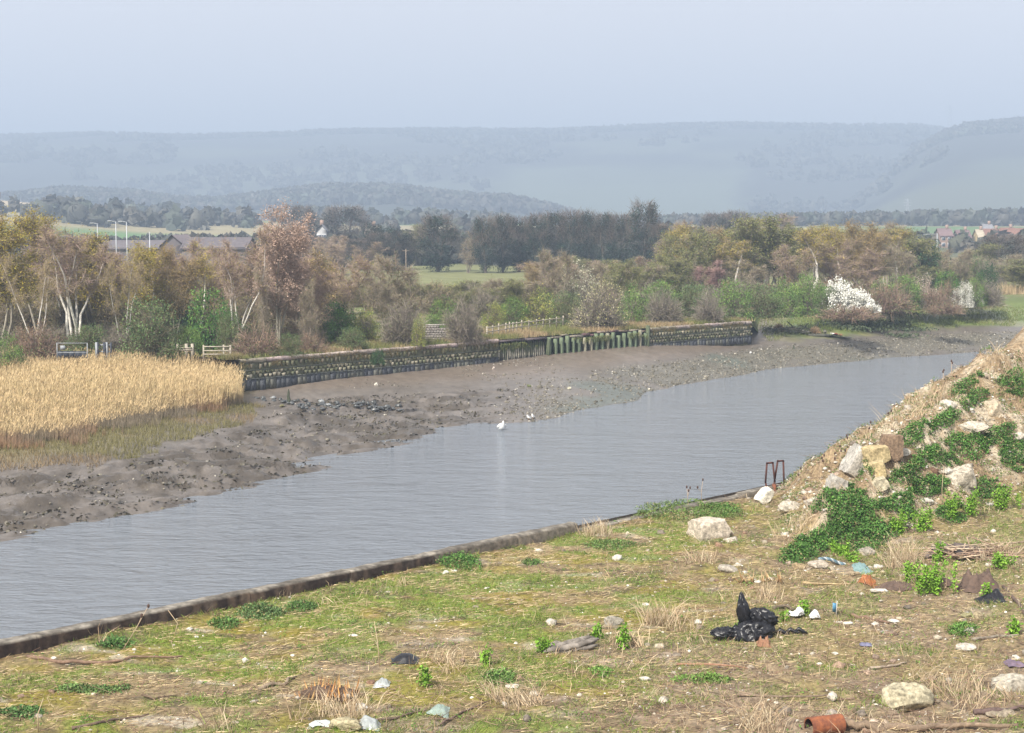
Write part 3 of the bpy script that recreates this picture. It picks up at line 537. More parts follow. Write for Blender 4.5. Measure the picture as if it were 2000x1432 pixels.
rows = '''olive 0 birch_tree tree 12 676 424 120|olive-leaved birch at the left edge of the photo above the reeds|B
olive 1 birch_tree tree 74 668 414 115|tallest olive-green birch near the left edge of the wood|B
purple 0 birch_tree tree 122 662 436 100|purple-twigged birch rising right of the tallest olive-green birch|B
vbirch 0 birch_tree tree 70 690 500 95|white-trunked birch with pinkish brown twigs at the left front of the wood|B
fan 0 birch_tree tree 146 680 446 150|white birch with several stems fanning out to the right behind the field gate|B
olive 0 birch_tree tree 192 664 458 115|round olive crown birch left of the motorway lamp posts|B
vbirch 1 birch_tree tree 243 684 490 92|white birch forking in a wide V behind the big willow bush|B
olive 1 birch_tree tree 284 672 478 96|olive birch with a single pale trunk directly under the lamp posts|B
amber 0 birch_tree tree 343 670 483 84|amber-tinted birch crown between the olive birch and the bright evergreen bush|B
tallbirch 0 birch_tree tree 384 668 474 66|slim birch with a bright white lower trunk and thin purple top|B
fan 1 birch_tree tree 462 682 446 130|purplish birch with a fan of white stems left of the pink catkin tree|B
catkin 0 poplar_tree tree 545 678 407 150|tallest poplar of the wood covered in pinkish brown catkins|B
catkin 1 poplar_tree tree 588 672 510 90|lower poplar draped with brown catkins at the right foot of the tallest one|B
brown 0 bare_tree tree 20 656 470 110|bare brown tree deep in the wood at the left edge|B
brown 1 bare_tree tree 100 650 480 110|bare brown tree in the wood behind the fanned white birch|B
brown 2 bare_tree tree 160 652 490 110|bare brown tree filling the dark gap right of the fanned birch|B
brown 0 bare_tree tree 215 650 492 105|bare brown tree in the dark gap left of the V birch|B
brown 1 bare_tree tree 268 648 500 105|bare brown tree behind the single pale trunk|B
brown 2 bare_tree tree 322 650 496 105|bare brown tree behind the amber birch|B
brown 0 bare_tree tree 372 652 486 100|bare tree with reddish twigs behind the slim white-trunked birch|B
brown 1 bare_tree tree 425 655 470 100|reddish bare tree left of the white-stemmed fan birch|B
brown 2 bare_tree tree 505 660 480 100|bare brown tree between the fan birch and the pink catkin poplar|B
bare 0 thin_tree tree 518 684 520 44|thin pale pole tree at the left foot of the catkin poplar|B
bare 1 thin_tree tree 604 682 545 44|thin pale pole tree at the right end of the birch wood|B
amber 1 thin_tree tree 632 660 494 84|rounded amber-brown tree at the right end of the birch wood|B
brown 1 bare_tree tree 660 640 500 90|dull reddish bare tree behind the rounded amber tree|B
willow 0 willow_shrub shrub 297 698 588 108|big feathery green willow bush standing just behind the reeds|B
dark 0 evergreen_shrub shrub 344 668 582 62|dark ivy-covered bush at the shoulder of the feathery willow|B
holly 0 evergreen_shrub shrub 416 682 568 96|bright green evergreen bush in front of the fan birch|B
willow 1 olive_shrub shrub 448 690 612 50|olive shrub at the right side of the bright evergreen bush|B
green 0 green_shrub shrub 8 712 652 74|green bush at the left edge just above the reeds|B
bramble 0 bramble_thicket shrub 76 702 632 80|grey-brown bramble thicket left of the field gate|B
willow 0 olive_shrub shrub 172 694 636 84|low olive scrub behind the metal gate|B
grey 0 twiggy_shrub shrub 228 696 640 56|grey twiggy shrub beside the dark stile posts|B
green 1 green_shrub shrub 368 694 640 60|low green shrub above the left rail fence|B
bramble 1 bramble_thicket shrub 500 694 634 92|reddish bramble thicket under the white fan birch|B
willow 1 green_shrub shrub 566 694 652 46|small dark green shrub in the dry grass above the wall|B
bramble 0 bramble_thicket shrub 606 688 650 60|low bramble patch beside the small dark green shrub|B
holly 1 evergreen_shrub shrub 660 670 592 72|dark glossy green bush right of the birch wood|H
yellow 0 yellow_shrub shrub 716 668 604 58|yellow-green leafing bush next to the dark glossy one|H
willow 0 green_shrub shrub 690 682 640 56|low grey-green shrub in front of the yellow-green bush|H
grey 1 willow_shrub shrub 786 672 588 88|large grey-green willow left of the broken brick wall|H
grey 0 twiggy_shrub shrub 904 668 584 72|round grey leafless shrub right of the broken brick wall|H
yellow 1 yellow_shrub shrub 818 676 618 26|slim yellow bush at the left end of the broken brick wall|H
dark 1 small_shrub shrub 738 712 682 26|tiny dark bush rooted in the top of the retaining wall|H
green 0 green_shrub shrub 866 642 580 62|mid green shrub behind the grey leafless shrub|H
bare 0 bare_tree tree 722 634 500 74|bare grey tree in front of the left end of the pale field|H
bare 1 bare_tree tree 796 640 498 90|bare fan-shaped tree in front of the middle of the pale field|H
bare 2 bare_tree tree 756 642 548 64|low bare tree between the two bare grey trees|H
grey 1 purple_shrub shrub 948 624 566 60|purplish grey shrub in front of the right end of the pale field|H
green 1 green_shrub shrub 1002 634 582 58|bright green shrub behind the left end of the rail fence|H
yellow 0 yellow_shrub shrub 964 636 590 44|yellowish shrub just behind the rail fence's left posts|H
amber 0 small_tree tree 1040 600 514 46|small rusty tree at the right end of the pale field|H
palewillow 0 pale_willow willow 1132 612 520 86|pale cream-flowering willow below the dark ivy trees|H
bare 0 bare_tree tree 1092 616 488 84|bare fan-shaped tree left of the cream-flowering willow|H
catwillow 0 catkin_willow willow 1170 642 552 104|large twiggy willow with yellow catkins behind the timber piles|H
yellow 1 yellow_shrub shrub 1062 634 566 76|yellow-green shrub behind the middle of the rail fence|H
willow 1 green_shrub shrub 1108 636 572 60|green shrub left of the yellow catkin willow|H
green 0 green_shrub shrub 1240 630 556 76|leafy green bush right of the yellow catkin willow|H
grey 0 grey_shrub shrub 1296 632 566 70|grey-green twiggy bush behind the right end of the timber piles|H
softgreen 0 small_tree tree 1205 606 510 80|soft grey-green small tree behind the catkin willow|H
softgreen 1 small_tree tree 1275 600 520 84|soft grey small tree behind the leafy green bush|H
willow 0 green_shrub shrub 1345 622 556 76|grey-green bush above the left end of the far wall section|H
grey 1 grey_shrub shrub 1384 630 572 62|brownish grey bush above the middle of the far wall section|H
green 1 green_shrub shrub 1432 624 548 80|green hawthorn bush above the far wall section|H
willow 1 green_shrub shrub 1486 620 556 74|dull green hawthorn bush above the end of the far wall|H
green 0 green_shrub shrub 1535 618 546 70|green hawthorn left of the tallest hawthorn|H
green 1 hawthorn_shrub shrub 1576 616 536 64|tallest dark green hawthorn left of the white blossom|H
willow 0 green_shrub shrub 1612 610 560 54|olive hawthorn touching the left side of the white blossom|H
green 0 green_shrub shrub 1716 600 548 50|green bush directly behind the right end of the white blossom|H
green 1 green_shrub shrub 1762 602 540 80|big rounded green bush right of the white blossom|H
palewillow 1 pale_shrub shrub 1724 602 574 28|small whitish shrub between the white blossom and the rounded green bush|H
pinkblossom 0 blossom_shrub shrub 1806 600 540 52|pinkish blossom bush right of the rounded green bush|H
blossom 1 blossom_shrub shrub 1802 602 580 16|tiny white blossom at the foot of the rounded green bush|H
holly 0 green_shrub shrub 1852 596 532 56|dark green bush between the pink and the slender white blossom|H
blossom 0 blossom_shrub shrub 1880 600 552 42|slender white blossom bush near the right end of the hedge|H
green 0 green_shrub shrub 1906 598 536 40|green bush right of the slender white blossom|H
blossom 1 blossom_shrub shrub 1914 598 566 16|white blossom strip on the bush near the end of the hedge|H
dark 1 evergreen_shrub shrub 1928 594 516 42|dark bush at the very end of the hedge by the far reeds|H
bramble 0 bramble_thicket shrub 1660 622 596 110|dry reddish brambles at the foot of the white blossom|H
bramble 1 bramble_thicket shrub 1845 612 590 70|dry bramble patch at the foot of the slender white blossom|H
dark 0 evergreen_tree tree 1806 568 484 92|large dark evergreen tree above the pink blossom|R
ivy 0 ivy_tree tree 1478 566 464 52|dark ivy-covered tree among the pale birches|R
tallbirch 0 birch_tree tree 1402 586 462 54|pale-trunked birch left of the ivy-covered tree, trunk bending left|R
tallbirch 1 birch_tree tree 1446 588 470 50|slim white birch just left of the ivy-covered tree|R
tallbirch 2 birch_tree tree 1492 580 428 70|birch whose white fork shows above the ivy-covered tree|R
sapling 0 birch_saplings tree 1390 596 510 60|clump of reddish saplings with pale stems in the right wood|R
ygtree 0 small_tree tree 1320 580 500 34|small golden tree standing alone left of the right wood|R
tallbirch 1 birch_tree tree 1580 588 450 66|white-trunked birch standing above the tallest hawthorn|R
tallbirch 2 birch_tree tree 1596 584 456 50|second white trunk right beside the birch above the tallest hawthorn|R
olive 0 birch_tree tree 1610 580 444 80|olive-leaved birch left of the white blossom's top|R
tallbirch 0 birch_tree tree 1646 584 440 56|straight white birch directly above the white blossom|R
amber 0 birch_tree tree 1676 584 434 92|amber-crowned birch above the white blossom|R
amber 1 birch_tree tree 1712 580 438 84|broad amber birch at the right end of the birch row|R
tallbirch 1 birch_tree tree 1752 578 448 46|leaning white birch right of the amber crowns|R
softgreen 0 soft_tree tree 1345 590 450 100|misty green tree at the left end of the right wood|R
softgreen 1 soft_tree tree 1430 584 428 110|misty green tree behind the reddish saplings|R
softgreen 2 soft_tree tree 1530 582 426 120|rounded pale green tree at the crown of the right wood|R
brown 0 bare_tree tree 1625 586 470 90|bare brownish tree filling the gap behind the olive birch|R
brown 1 bare_tree tree 1545 592 480 80|bare brownish tree low in the right wood behind the hawthorns|R
brown 2 bare_tree tree 1690 590 490 90|bare brownish tree low behind the amber birches|R
bare 1 bare_tree tree 1770 584 476 70|bare grey tree left of the large dark evergreen|R
bare 2 bare_tree tree 1470 594 510 80|grey bare tree under the ivy-covered tree|R
bare 0 bare_tree tree 1866 574 486 70|brownish bare tree right of the large dark evergreen|R
softgreen 0 soft_tree tree 1310 594 500 80|misty grey tree right of the cream-flowering willow|R
willow 1 green_shrub shrub 1900 566 500 60|dull green bush behind the end of the hedge|R
'''.strip().split('\n')
GR = {'B': BW, 'R': RW, 'H': HB}
for ln in rows:
    a, label, g = ln.split('|'); k, v, nm, cat, u, vb, vt, wp = a.split()
    tree(k, int(v), nm, cat, float(u), float(vb), float(vt), float(wp), label, GR[g])
# thicket and scrub that nothing tells apart
RS = rng(4242); WHERE = ('in the thicket', )
def fillrow(n, kinds, u0, u1, vb0, vb1, top, wpx, name, cat, label, group):
    for i in range(n):
        ordn = ('first second third fourth fifth sixth seventh eighth ninth tenth eleventh twelfth thirteenth fourteenth fifteenth sixteenth seventeenth eighteenth nineteenth twentieth twenty-first twenty-second twenty-third twenty-fourth twenty-fifth twenty-sixth').split()[i]
        u = u0 + (u1-u0)*(i+RS.uniform(.1,.9))/n; vb = RS.uniform(vb0, vb1); k = kinds[RS.integers(0, len(kinds))]
        tree(k, int(RS.integers(0, 2)), name, cat, u, vb, top(u)+RS.normal(0, 6), wpx*RS.uniform(.8, 1.3), ordn + label[3:] + ', counting from the left', group)
fillrow(20, ('brown','brown','purple','olive'), -40, 680, 640, 652, lambda u: 492 if u < 420 else 505, 84, 'thicket_tree', 'tree', 'one of the slender trees deep in the left birch wood', 'trees deep in the left wood')
fillrow(24, ('thicket',), -30, 660, 652, 668, lambda u: 575, 84, 'thicket_bush', 'shrub', 'one of the tall brown thicket bushes among the left birches', 'thicket of the left wood')
fillrow(18, ('thicket','softgreen','bare'), 680, 1040, 582, 622, lambda u: 552, 70, 'thicket_bush', 'shrub', 'one of the olive thicket bushes below the pale field', 'thicket below the pale field')
fillrow(14, ('ivy','dome','brown'), 555, 800, 525, 531, lambda u: 462, 56, 'field_tree', 'tree', 'one of the dim bluish trees at the field\'s left back', 'dim trees behind the field')
fillrow(12, ('ivy','brown','softgreen'), 1290, 1480, 530, 545, lambda u: 452, 50, 'field_tree', 'tree', 'one of the dim trees right of the dark tree line', 'dim trees right of the tree line')
fillrow(16, ('bramble','grey','willow'), -20, 640, 668, 682, lambda u: 640, 70, 'undergrowth_bush', 'shrub', 'one of the low undergrowth bushes beneath the left birches', 'undergrowth of the left wood')
fillrow(26, ('grey','willow','bramble','yellow','green','catwillow'), 680, 1330, 575, 618, lambda u: 556, 78, 'scrub_bush', 'shrub', 'one of the scrub bushes between field and river wall', 'scrub before the pale field')
fillrow(16, ('softgreen','bare','brown'), 1040, 1340, 560, 600, lambda u: 512, 74, 'scrub_tree', 'tree', 'one of the misty trees before the dark tree line', 'misty small trees')
fillrow(26, ('grey','willow','green','bramble'), 1310, 1930, 588, 606, lambda u: 560, 70, 'hedge_bush', 'shrub', 'one of the hazy hedge bushes edging the right wood', 'hedge of the right wood')
fillrow(22, ('softgreen','softgreen','bare','olive','amber'), 1320, 1800, 556, 572, lambda u: 446, 80, 'wood_tree', 'tree', 'one of the hazy trees deep in the right wood', 'trees deep in the right wood')
fillrow(14, ('softgreen','bare','grey'), 1780, 2030, 545, 575, lambda u: 505, 70, 'wood_bush', 'shrub', 'one of the hazy bushes behind the hedge end', 'bushes at the right end')
# the big white blossom: tall on the left, sloping to the right
def slope_shape(C): C = C.copy(); C[:, 2] *= np.interp(C[:, 0], [-2.4, -1.2, 2.4], [.85, 1.0, .42]); return C
tr, cr = gen_bush(501, 2.6, 3.0, 190, 6, .18, .2, ((.2,.2,.13),), 900, twc=GRY, shape=slope_shape, tips=19000, tipc=((.84,.83,.77),(.80,.79,.72),(.66,.65,.56)))
p = P(1657, 609, 0); e = empty('blossom_shrub', p, 'large mound of brilliant white blossom sloping down to the right', 'shrub', HB)
k = 118/F*p[1]/5.4; e.scale = (k, k, k*1.0); tr.obj('trunk', M_BARK, e); cr.obj('crown', M_LEAF, e)

rows = '''ivy 0 855 532 420 78 318|broad dark ivy tree standing alone at the right of the pale field's back edge
pine 0 744 530 438 66 330|dark rounded pine between the house and the lone ivy tree
ivy 1 722 535 470 40 330|lower dark pine beside the rounded pine
dome 0 676 520 402 104 430|big dome-shaped dark tree right of the white-gabled house
dome 1 590 520 402 62 440|dome-shaped tree left of the white-gabled house
ivy 2 640 530 470 60 350|dim bluish tree below the house gable
ivy 0 690 535 470 56 350|dim bluish tree below the big dome tree
ivy 1 612 530 466 50 350|dim bluish tree below the left dome tree
bare 1 914 530 452 62 312|pale bare tree in the gap of the dark tree line
ivy 2 948 532 424 52 310|first tall dark tree at the left end of the tree line
ivy 0 982 532 420 48 314|second dark tree from the left end of the tree line
ivy 1 1014 532 424 50 318|third dark tree from the left end of the tree line
ivy 2 1048 532 418 48 316|fourth dark tree from the left end of the tree line
ivy 0 1082 532 414 50 320|fifth dark tree from the left end of the tree line
ivy 1 1116 532 412 50 318|sixth dark tree from the left end of the tree line
ivy 2 1148 532 412 46 320|seventh dark tree from the left end of the tree line
ivy 0 1180 532 416 46 318|eighth dark tree from the left end of the tree line
ivy 1 1212 532 418 50 316|ninth dark tree from the left end of the tree line
ivy 2 1256 532 394 60 312|tallest dark tree of the line with a spreading bare top
ivy 0 1288 530 438 46 310|last dark tree at the right end of the tree line
brown 0 1310 530 432 60 330|hazy brown tree right of the dark tree line
brown 1 1342 528 436 60 330|second hazy brown tree right of the dark tree line
dome 0 1400 520 416 80 400|dark hazy treetop behind the misty green trees
dome 1 1438 520 412 60 420|twiggy hazy treetop above the right wood
brown 2 1530 520 420 70 400|bare hazy treetop behind the rounded pale green tree
dome 1 1960 548 458 110 275|dark green rounded tree mass at the right edge
softgreen 1 1905 545 478 70 270|hazy greenish tree left of the tree mass at the right edge
palewillow 0 1992 556 506 30 262|pale willow at the right edge in front of the dark tree mass
softgreen 2 800 532 440 60 360|hazy pale tree between the pine and the lone ivy tree
brown 2 660 548 480 60 300|hazy reddish tree below the big dome tree'''.split('\n')
for ln in rows:
    a, label = ln.split('|'); k, v, u, vb, vt, wp, d = a.split()
    nm = {'ivy':'ivy_tree','pine':'pine_tree','dome':'broad_tree','bare':'bare_tree','brown':'bare_tree','softgreen':'soft_tree','palewillow':'pale_willow'}[k]
    tree(k, int(v), nm, 'tree', float(u), 530, float(vt), float(wp), label, DW, d=float(d))

# ---- far woods that read as one mass
def wood(name, pts, size, cols, seed, label):
    r = rng(seed); mb = MB(); n = len(pts)
    sz = size*r.uniform(.6, 1.25, n); z = land(pts[:, 0], pts[:, 1]); c = pal(r, n, cols, .2)
    nl = 26; k = np.repeat(np.arange(n), nl); d = r.normal(0, 1, (n*nl, 3)); d /= np.linalg.norm(d, axis=1)[:, None]; d[:, 2] = abs(d[:, 2])
    Pl = np.stack([pts[k, 0], pts[k, 1], z[k]], 1) + d*sz[k][:, None]*np.array([.55, .55, .95])*r.uniform(.75, 1.05, (n*nl, 1))
    mb.leaves(Pl, sz[k]*.62*r.uniform(.6, 1.2, n*nl), c[k]*(1+r.normal(0, .12, (n*nl, 1))), r, asp=.8)
    mb.rocks(np.stack([pts[:, 0], pts[:, 1], z+sz*.45], 1), sz*.5, c, r, squash=.95)
    o = mb.obj(name, M_LEAF); tag(o, label, 'wood', kind='stuff')
def band(seed, n, u0, u1, y0, y1, keep=None):
    r = rng(seed); u = r.uniform(u0, u1, n); y = r.uniform(y0, y1, n); x = (u-CU)/F*y; p = np.stack([x, y], 1)
    return p if keep is None else p[keep(u, y, x)]
WC_ = ((.065,.07,.055),(.08,.075,.065),(.09,.085,.07),(.06,.075,.055))
wood('ridge_wood', band(1, 2800, -150, 1135, 1640, 1890), 12.5, WC_, 1, 'bluish wood along the middle ridge below the long hill')
wood('crest_wood', band(2, 2600, -150, 2150, 3200, 3430), 13, WC_, 2, 'faint wooded crest along the top of the long hill')
wood('spur_wood', band(3, 1400, 1780, 2150, 2350, 2640), 13, WC_, 3, 'wooded spur of the hill rising at the right edge')
wood('slope_wood', band(4, 3000, -150, 2150, 2150, 3100, lambda u, y, x: (fbm(x/160, y/200, 3, 402) > .52) & ~((u > 950) & (u < 1460) & (y < 2700))), 13, ((.06,.065,.05),(.075,.075,.06)), 4, 'faint patches of woodland on the long hill slope')
wood('valley_wood', band(5, 1300, 1050, 2150, 900, 1500), 8, WC_, 5, 'hazy belt of trees on the plain at the foot of the hill')
wood('farm_wood', band(6, 900, -150, 1000, 700, 1350, lambda u, y, x: (fbm(x/60, y/90, 3, 404) > .55) & ~((u < 290) & (y > 840) & (y < 1020))), 8, WC_, 6, 'hedges and copses between the farm fields on the left')
wood('field_edge_wood', band(7, 700, -100, 1350, 360, 520), 6.5, ((.05,.055,.045),(.07,.065,.055)), 7, 'hazy undergrowth behind the dark tree line')
wood('village_wood', band(8, 330, 1500, 2100, 430, 600, lambda u, y, x: fbm(x/30, y/40, 2, 405) > .5), 5.5, ((.06,.07,.04),(.09,.08,.06)), 8, 'hazy garden trees among the village roofs')
# ================================================================== FAR BANK: WALLS, TIMBER, FENCES, BUILDINGS
def frame(A, B):
    d = (B-A)[:2]; L = np.hypot(*d); return L, math.atan2(d[1], d[0])
def prism(top, bot, h, dep, C, Cb=None):      # block wide at the top, narrow at the bottom, face proud towards the river (-y)
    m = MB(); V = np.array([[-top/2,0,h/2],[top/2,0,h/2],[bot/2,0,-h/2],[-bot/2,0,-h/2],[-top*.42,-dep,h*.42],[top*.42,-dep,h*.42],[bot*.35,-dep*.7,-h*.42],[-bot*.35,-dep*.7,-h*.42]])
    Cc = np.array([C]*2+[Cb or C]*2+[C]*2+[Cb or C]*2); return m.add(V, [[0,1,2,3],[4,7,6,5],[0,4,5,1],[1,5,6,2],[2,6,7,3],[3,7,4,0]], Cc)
M_WALL = nmat('wall_stone', attr=True, scale=3.2, rough=.92, amt=.5, bump=.03, bscale=14)
def retaining_wall(A, B, label, rowsz, seed, rail=True):
    L, rz = frame(A, B); r = rng(seed); e = empty('retaining_wall', A, label, 'wall', 'far river walls', rz)
    n = int(L*3); xx = np.linspace(0, L, n); m = MB()
    zz = np.array([-2.7,-2.0,-1.5,-.8,-.3,-.02]); Xw, Zw = np.meshgrid(xx, zz, indexing='ij')
    c = mixc((.10,.105,.06), (.20,.19,.12), fbm(Xw*1.2, Zw*2, 3, seed)); grid(m, Xw, -.02 + (fbm(Xw*2, Zw*3, 2, seed+1)-.5)*.05, Zw, c)
    m.obj('wall_body', M_WALL, e, True)
    x = 0.; k = 0
    while x < L-.3:                                   # coping blocks
        l = min(r.uniform(1.5, 2.6), L-x); cm = MB()
        col = np.array([(.34,.27,.25),(.29,.24,.21),(.37,.31,.27),(.25,.22,.17)][r.integers(0,4)])
        nn = 8; px = np.linspace(.02, l-.02, nn); prof = np.array([[.22,-.12],[.20,.02],[-.05,.03],[-.16,-.02],[-.17,-.16],[-.10,-.27]])
        Vx = np.repeat(px[:, None], 6, 1); Vy = prof[None, :, 0] + (fbm(Vx*3, prof[None,:,1]*9+x, 3, seed+7)-.5)*.09; Vz = prof[None, :, 1] + (fbm(Vx*2.4+x, prof[None,:,0]*7, 3, seed+9)-.5)*.12 + r.normal(0, .02)
        grid(cm, Vx, Vy, Vz, np.broadcast_to(col, Vx.shape+(3,))*(.7+.6*fbm(Vx*2+x, Vz*5, 3, 5))[..., None])
        cm.obj('coping_stone', M_WALL, e, False, (x, 0, 0)); x += l; k += 1
    meshes = {}
    for zi, (zc, h, top, bot, cols, off) in enumerate(rowsz):
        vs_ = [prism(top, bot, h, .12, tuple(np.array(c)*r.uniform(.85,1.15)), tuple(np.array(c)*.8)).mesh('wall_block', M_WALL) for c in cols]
        nb_ = int(L/.42)
        for q in range(nb_):
            if r.random() < .10: continue
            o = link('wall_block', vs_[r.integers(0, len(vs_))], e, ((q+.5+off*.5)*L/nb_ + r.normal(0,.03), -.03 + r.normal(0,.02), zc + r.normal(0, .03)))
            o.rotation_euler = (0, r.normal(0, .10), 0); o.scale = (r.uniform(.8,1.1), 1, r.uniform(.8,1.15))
    if rail:
        m = MB(); xr_ = np.linspace(0, L, 14); m.tube(np.stack([xr_, np.full(14, -.19), -.82+r.normal(0, .015, 14)], 1), .045, 5, (.06,.065,.05)); m.obj('waling_rail', M_WALL, e)
        m = MB(); m.tube(np.stack([xr_, np.full(14, -.17), -1.47+r.normal(0, .01, 14)], 1), .03, 5, (.05,.055,.05)); m.obj('lower_rail', M_WALL, e)
    x = 0.
    while x < L-.1:                                   # tarred toe boards
        l = min(r.uniform(.35, .6), L-x); h = r.uniform(.42, .64); cm = MB().box((l/2, -.12, -1.5-h/2-.05), (l-.03, .09, h+.25), [(.07,.075,.085),(.10,.105,.09),(.14,.14,.12),(.08,.085,.095)][r.integers(0,4)], jit=.015, r=r)
        cm.obj('toe_board', M_WALL, e, False, (x, 0, 0)); x += l
    m = MB(); n = int(L*170); px = r.uniform(0, L, n); pz = -.05 - .5*r.random(n)**1.5        # moss and weeds on the upper courses
    mo = fbm(px*.6, pz*2, 2, seed+3); kk = mo > .45; px, pz = px[kk], pz[kk]
    m.blades(np.stack([px, np.full(len(px), -.16), pz], 1), np.stack([r.normal(0,.05,len(px)), -abs(r.normal(.05,.04,len(px))), r.normal(-.05,.13,len(px))], 1), .03, pal(r, len(px), ((.10,.11,.04),(.15,.13,.06),(.30,.17,.05),(.20,.15,.10))), pal(r, len(px), ((.13,.14,.05),(.22,.17,.08))), r)
    o = m.obj('moss_growth', M_DRY, e); tag(o, kind='stuff')
    return e
TAN = ((.46,.42,.29),(.36,.34,.23),(.30,.30,.19),(.50,.45,.33),(.24,.25,.15)); MOS = ((.22,.22,.12),(.27,.26,.16),(.32,.28,.20),(.18,.19,.10))
retaining_wall(WA, WB, 'long mossy retaining wall of V-shaped blocks running from the reeds to the timber piles', [(-.52,.40,.30,.10,MOS,0),(-.99,.27,.36,.12,TAN,1),(-1.27,.30,.38,.14,TAN,0)], 601)
retaining_wall(WC, WD, 'shorter hazy retaining wall right of the timber piles', [(-.62,.30,.34,.12,TAN,1),(-.98,.30,.36,.12,TAN,0),(-1.27,.26,.36,.14,MOS,1)], 602)

# ---- old timber wharf
L, rz = frame(WB, WC); r = rng(603); e = empty('timber_wharf', WB, 'decayed green timber wharf of upright piles between the two retaining walls', 'wharf', None, rz)
M_PILE = nmat('wet_timber', attr=True, scale=2.5, rough=.8, amt=.5, bump=.03, bscale=10, stretch=(3,3,.6))
m = MB(); Xw, Zw = np.meshgrid(np.linspace(0, L, 50), np.array([-2.8,-1.6,-.8,-.1]), indexing='ij'); grid(m, Xw, np.full(Xw.shape, .35), Zw, np.ones(Xw.shape+(3,))*np.array([.03,.038,.035])); m.obj('back_wall', M_WALL, e)
XS = L*.30; x = .1
for q in range(22):                                   # close-set sheet piles
    px = .12 + q*(XS-.15)/22; zt = -.3 + r.normal(0, .06); m = MB(); pale = r.random() < .75; zz = np.linspace(-2.5, zt, 7)
    cc = np.array([(.05,.055,.06) if z < -1.75 else ((.46,.43,.34) if pale else (.15,.15,.10)) if z < -1.0 else (.12,.14,.075) for z in zz+r.normal(0,.08,7)])
    m.tube(np.stack([r.normal(0,.008,7), np.zeros(7), zz], 1), .082*(1+r.normal(0,.08,7)), 6, cc); m.obj('sheet_pile', M_PILE, e, False, (px, 0, 0))
m = MB(); m.box((XS/2, .12, -1.55), (XS, .05, 2.2), (.035,.04,.04)); m.obj('pile_backing', M_WALL, e)
for a, b_ in ((0, XS*.52), (XS*.55, XS*.98)):
    m = MB().box(((a+b_)/2, -.05, -.14), (b_-a, .42, .13), (.11,.09,.095), jit=.012, r=r); m.obj('cap_beam', M_PILE, e)
for q in range(9):
    m = MB().box((XS*(q+.4)/9, -.1, -.34), (.09, .16, .26), (.06,.05,.05), jit=.01, r=r); m.obj('bracket', M_PILE, e)
npost = 18
for q in range(npost):                                # wide algae-green posts with dark gaps
    px = XS + .3 + q*(L-XS-.7)/(npost-1); wd_ = r.uniform(.22, .38); zt = r.uniform(-.45, -.08); m = MB(); zz = np.linspace(-2.6, zt, 6)
    cc = [(.15,.20,.12) if r.random() < .65 else (.36,.34,.25) for z in zz]
    hw = wd_/2*np.array([.9,1,1.02,1,.95,.82])*(1+r.normal(0,.05,6)); gr_ = np.array((.15,.19,.115) if r.random() < .7 else (.30,.285,.205)); ccv = np.array([(.05,.055,.06) if z < -1.9 else gr_*r.uniform(.8,1.15) for z in zz])
    V = np.stack([np.stack([sx*hw, np.full(6, sy*.15)+r.normal(0,.012,6), zz], 1) for sx, sy in ((-1,-1),(1,-1),(1,1),(-1,1))], 1).reshape(-1, 3)
    m.add(V, [[a*4+j, a*4+(j+1)%4, a*4+4+(j+1)%4, a*4+4+j] for a in range(5) for j in range(4)] + [[20,21,22,23]], np.repeat(ccv, 4, 0))
    m.obj('post', M_PILE, e, False, (px, -.12, 0)).rotation_euler = (r.normal(0,.02), r.normal(0,.025), 0)
    if q < npost-1:
        m = MB().box((px+.38, .1, -1.25), (.46, .07, .75+r.normal(0,.1)), (.055,.075,.045), jit=.02, r=r); m.obj('lagging_board', M_PILE, e)
        m = MB().box((px+.38, .14, -1.86), (.46, .06, .36), (.028,.034,.05), jit=.01, r=r); m.obj('toe_board', M_PILE, e)
x = XS+.1
while x < L-.4:
    l = r.uniform(.8, 2.2); l = min(l, L-x); m = MB().box((l/2, 0, 0), (l-.05, .3, r.uniform(.10,.18)), [(.16,.10,.09),(.26,.2,.16),(.12,.07,.07),(.30,.26,.2)][r.integers(0,4)], jit=.03, r=r)
    m.obj('cap_beam', M_PILE, e, False, (x, .12, -.1+r.normal(0,.06))).rotation_euler = (0, r.normal(0,.03), 0); x += l
for px in (XS*1.01, L-.15):
    m = MB().box((0,0,-1.2), (.28,.32,2.7 if px > XS*2 else 2.1), (.10,.12,.07), jit=.015, r=r); m.obj('corner_post', M_PILE, e, False, (px, -.2, .1 if px > XS*2 else -.1))
m = MB(); n = 2600; px = r.uniform(0, L, n); pz = -.3 - .45*r.random(n)**1.5; k = fbm(px*.5, pz*1.0, 3, 66) > .50; px, pz = px[k], pz[k]
m.blades(np.stack([px, -.3+r.normal(0,.03,len(px)), pz], 1), np.stack([r.normal(0,.05,len(px)), -abs(r.normal(.04,.04,len(px))), r.normal(-.16,.12,len(px))], 1), .045, pal(r, len(px), ((.07,.11,.035),(.10,.14,.04),(.20,.20,.07))), pal(r, len(px), ((.09,.12,.05),(.24,.21,.09))), r)
tag(m.obj('weed_growth', M_DRY, e), kind='stuff')

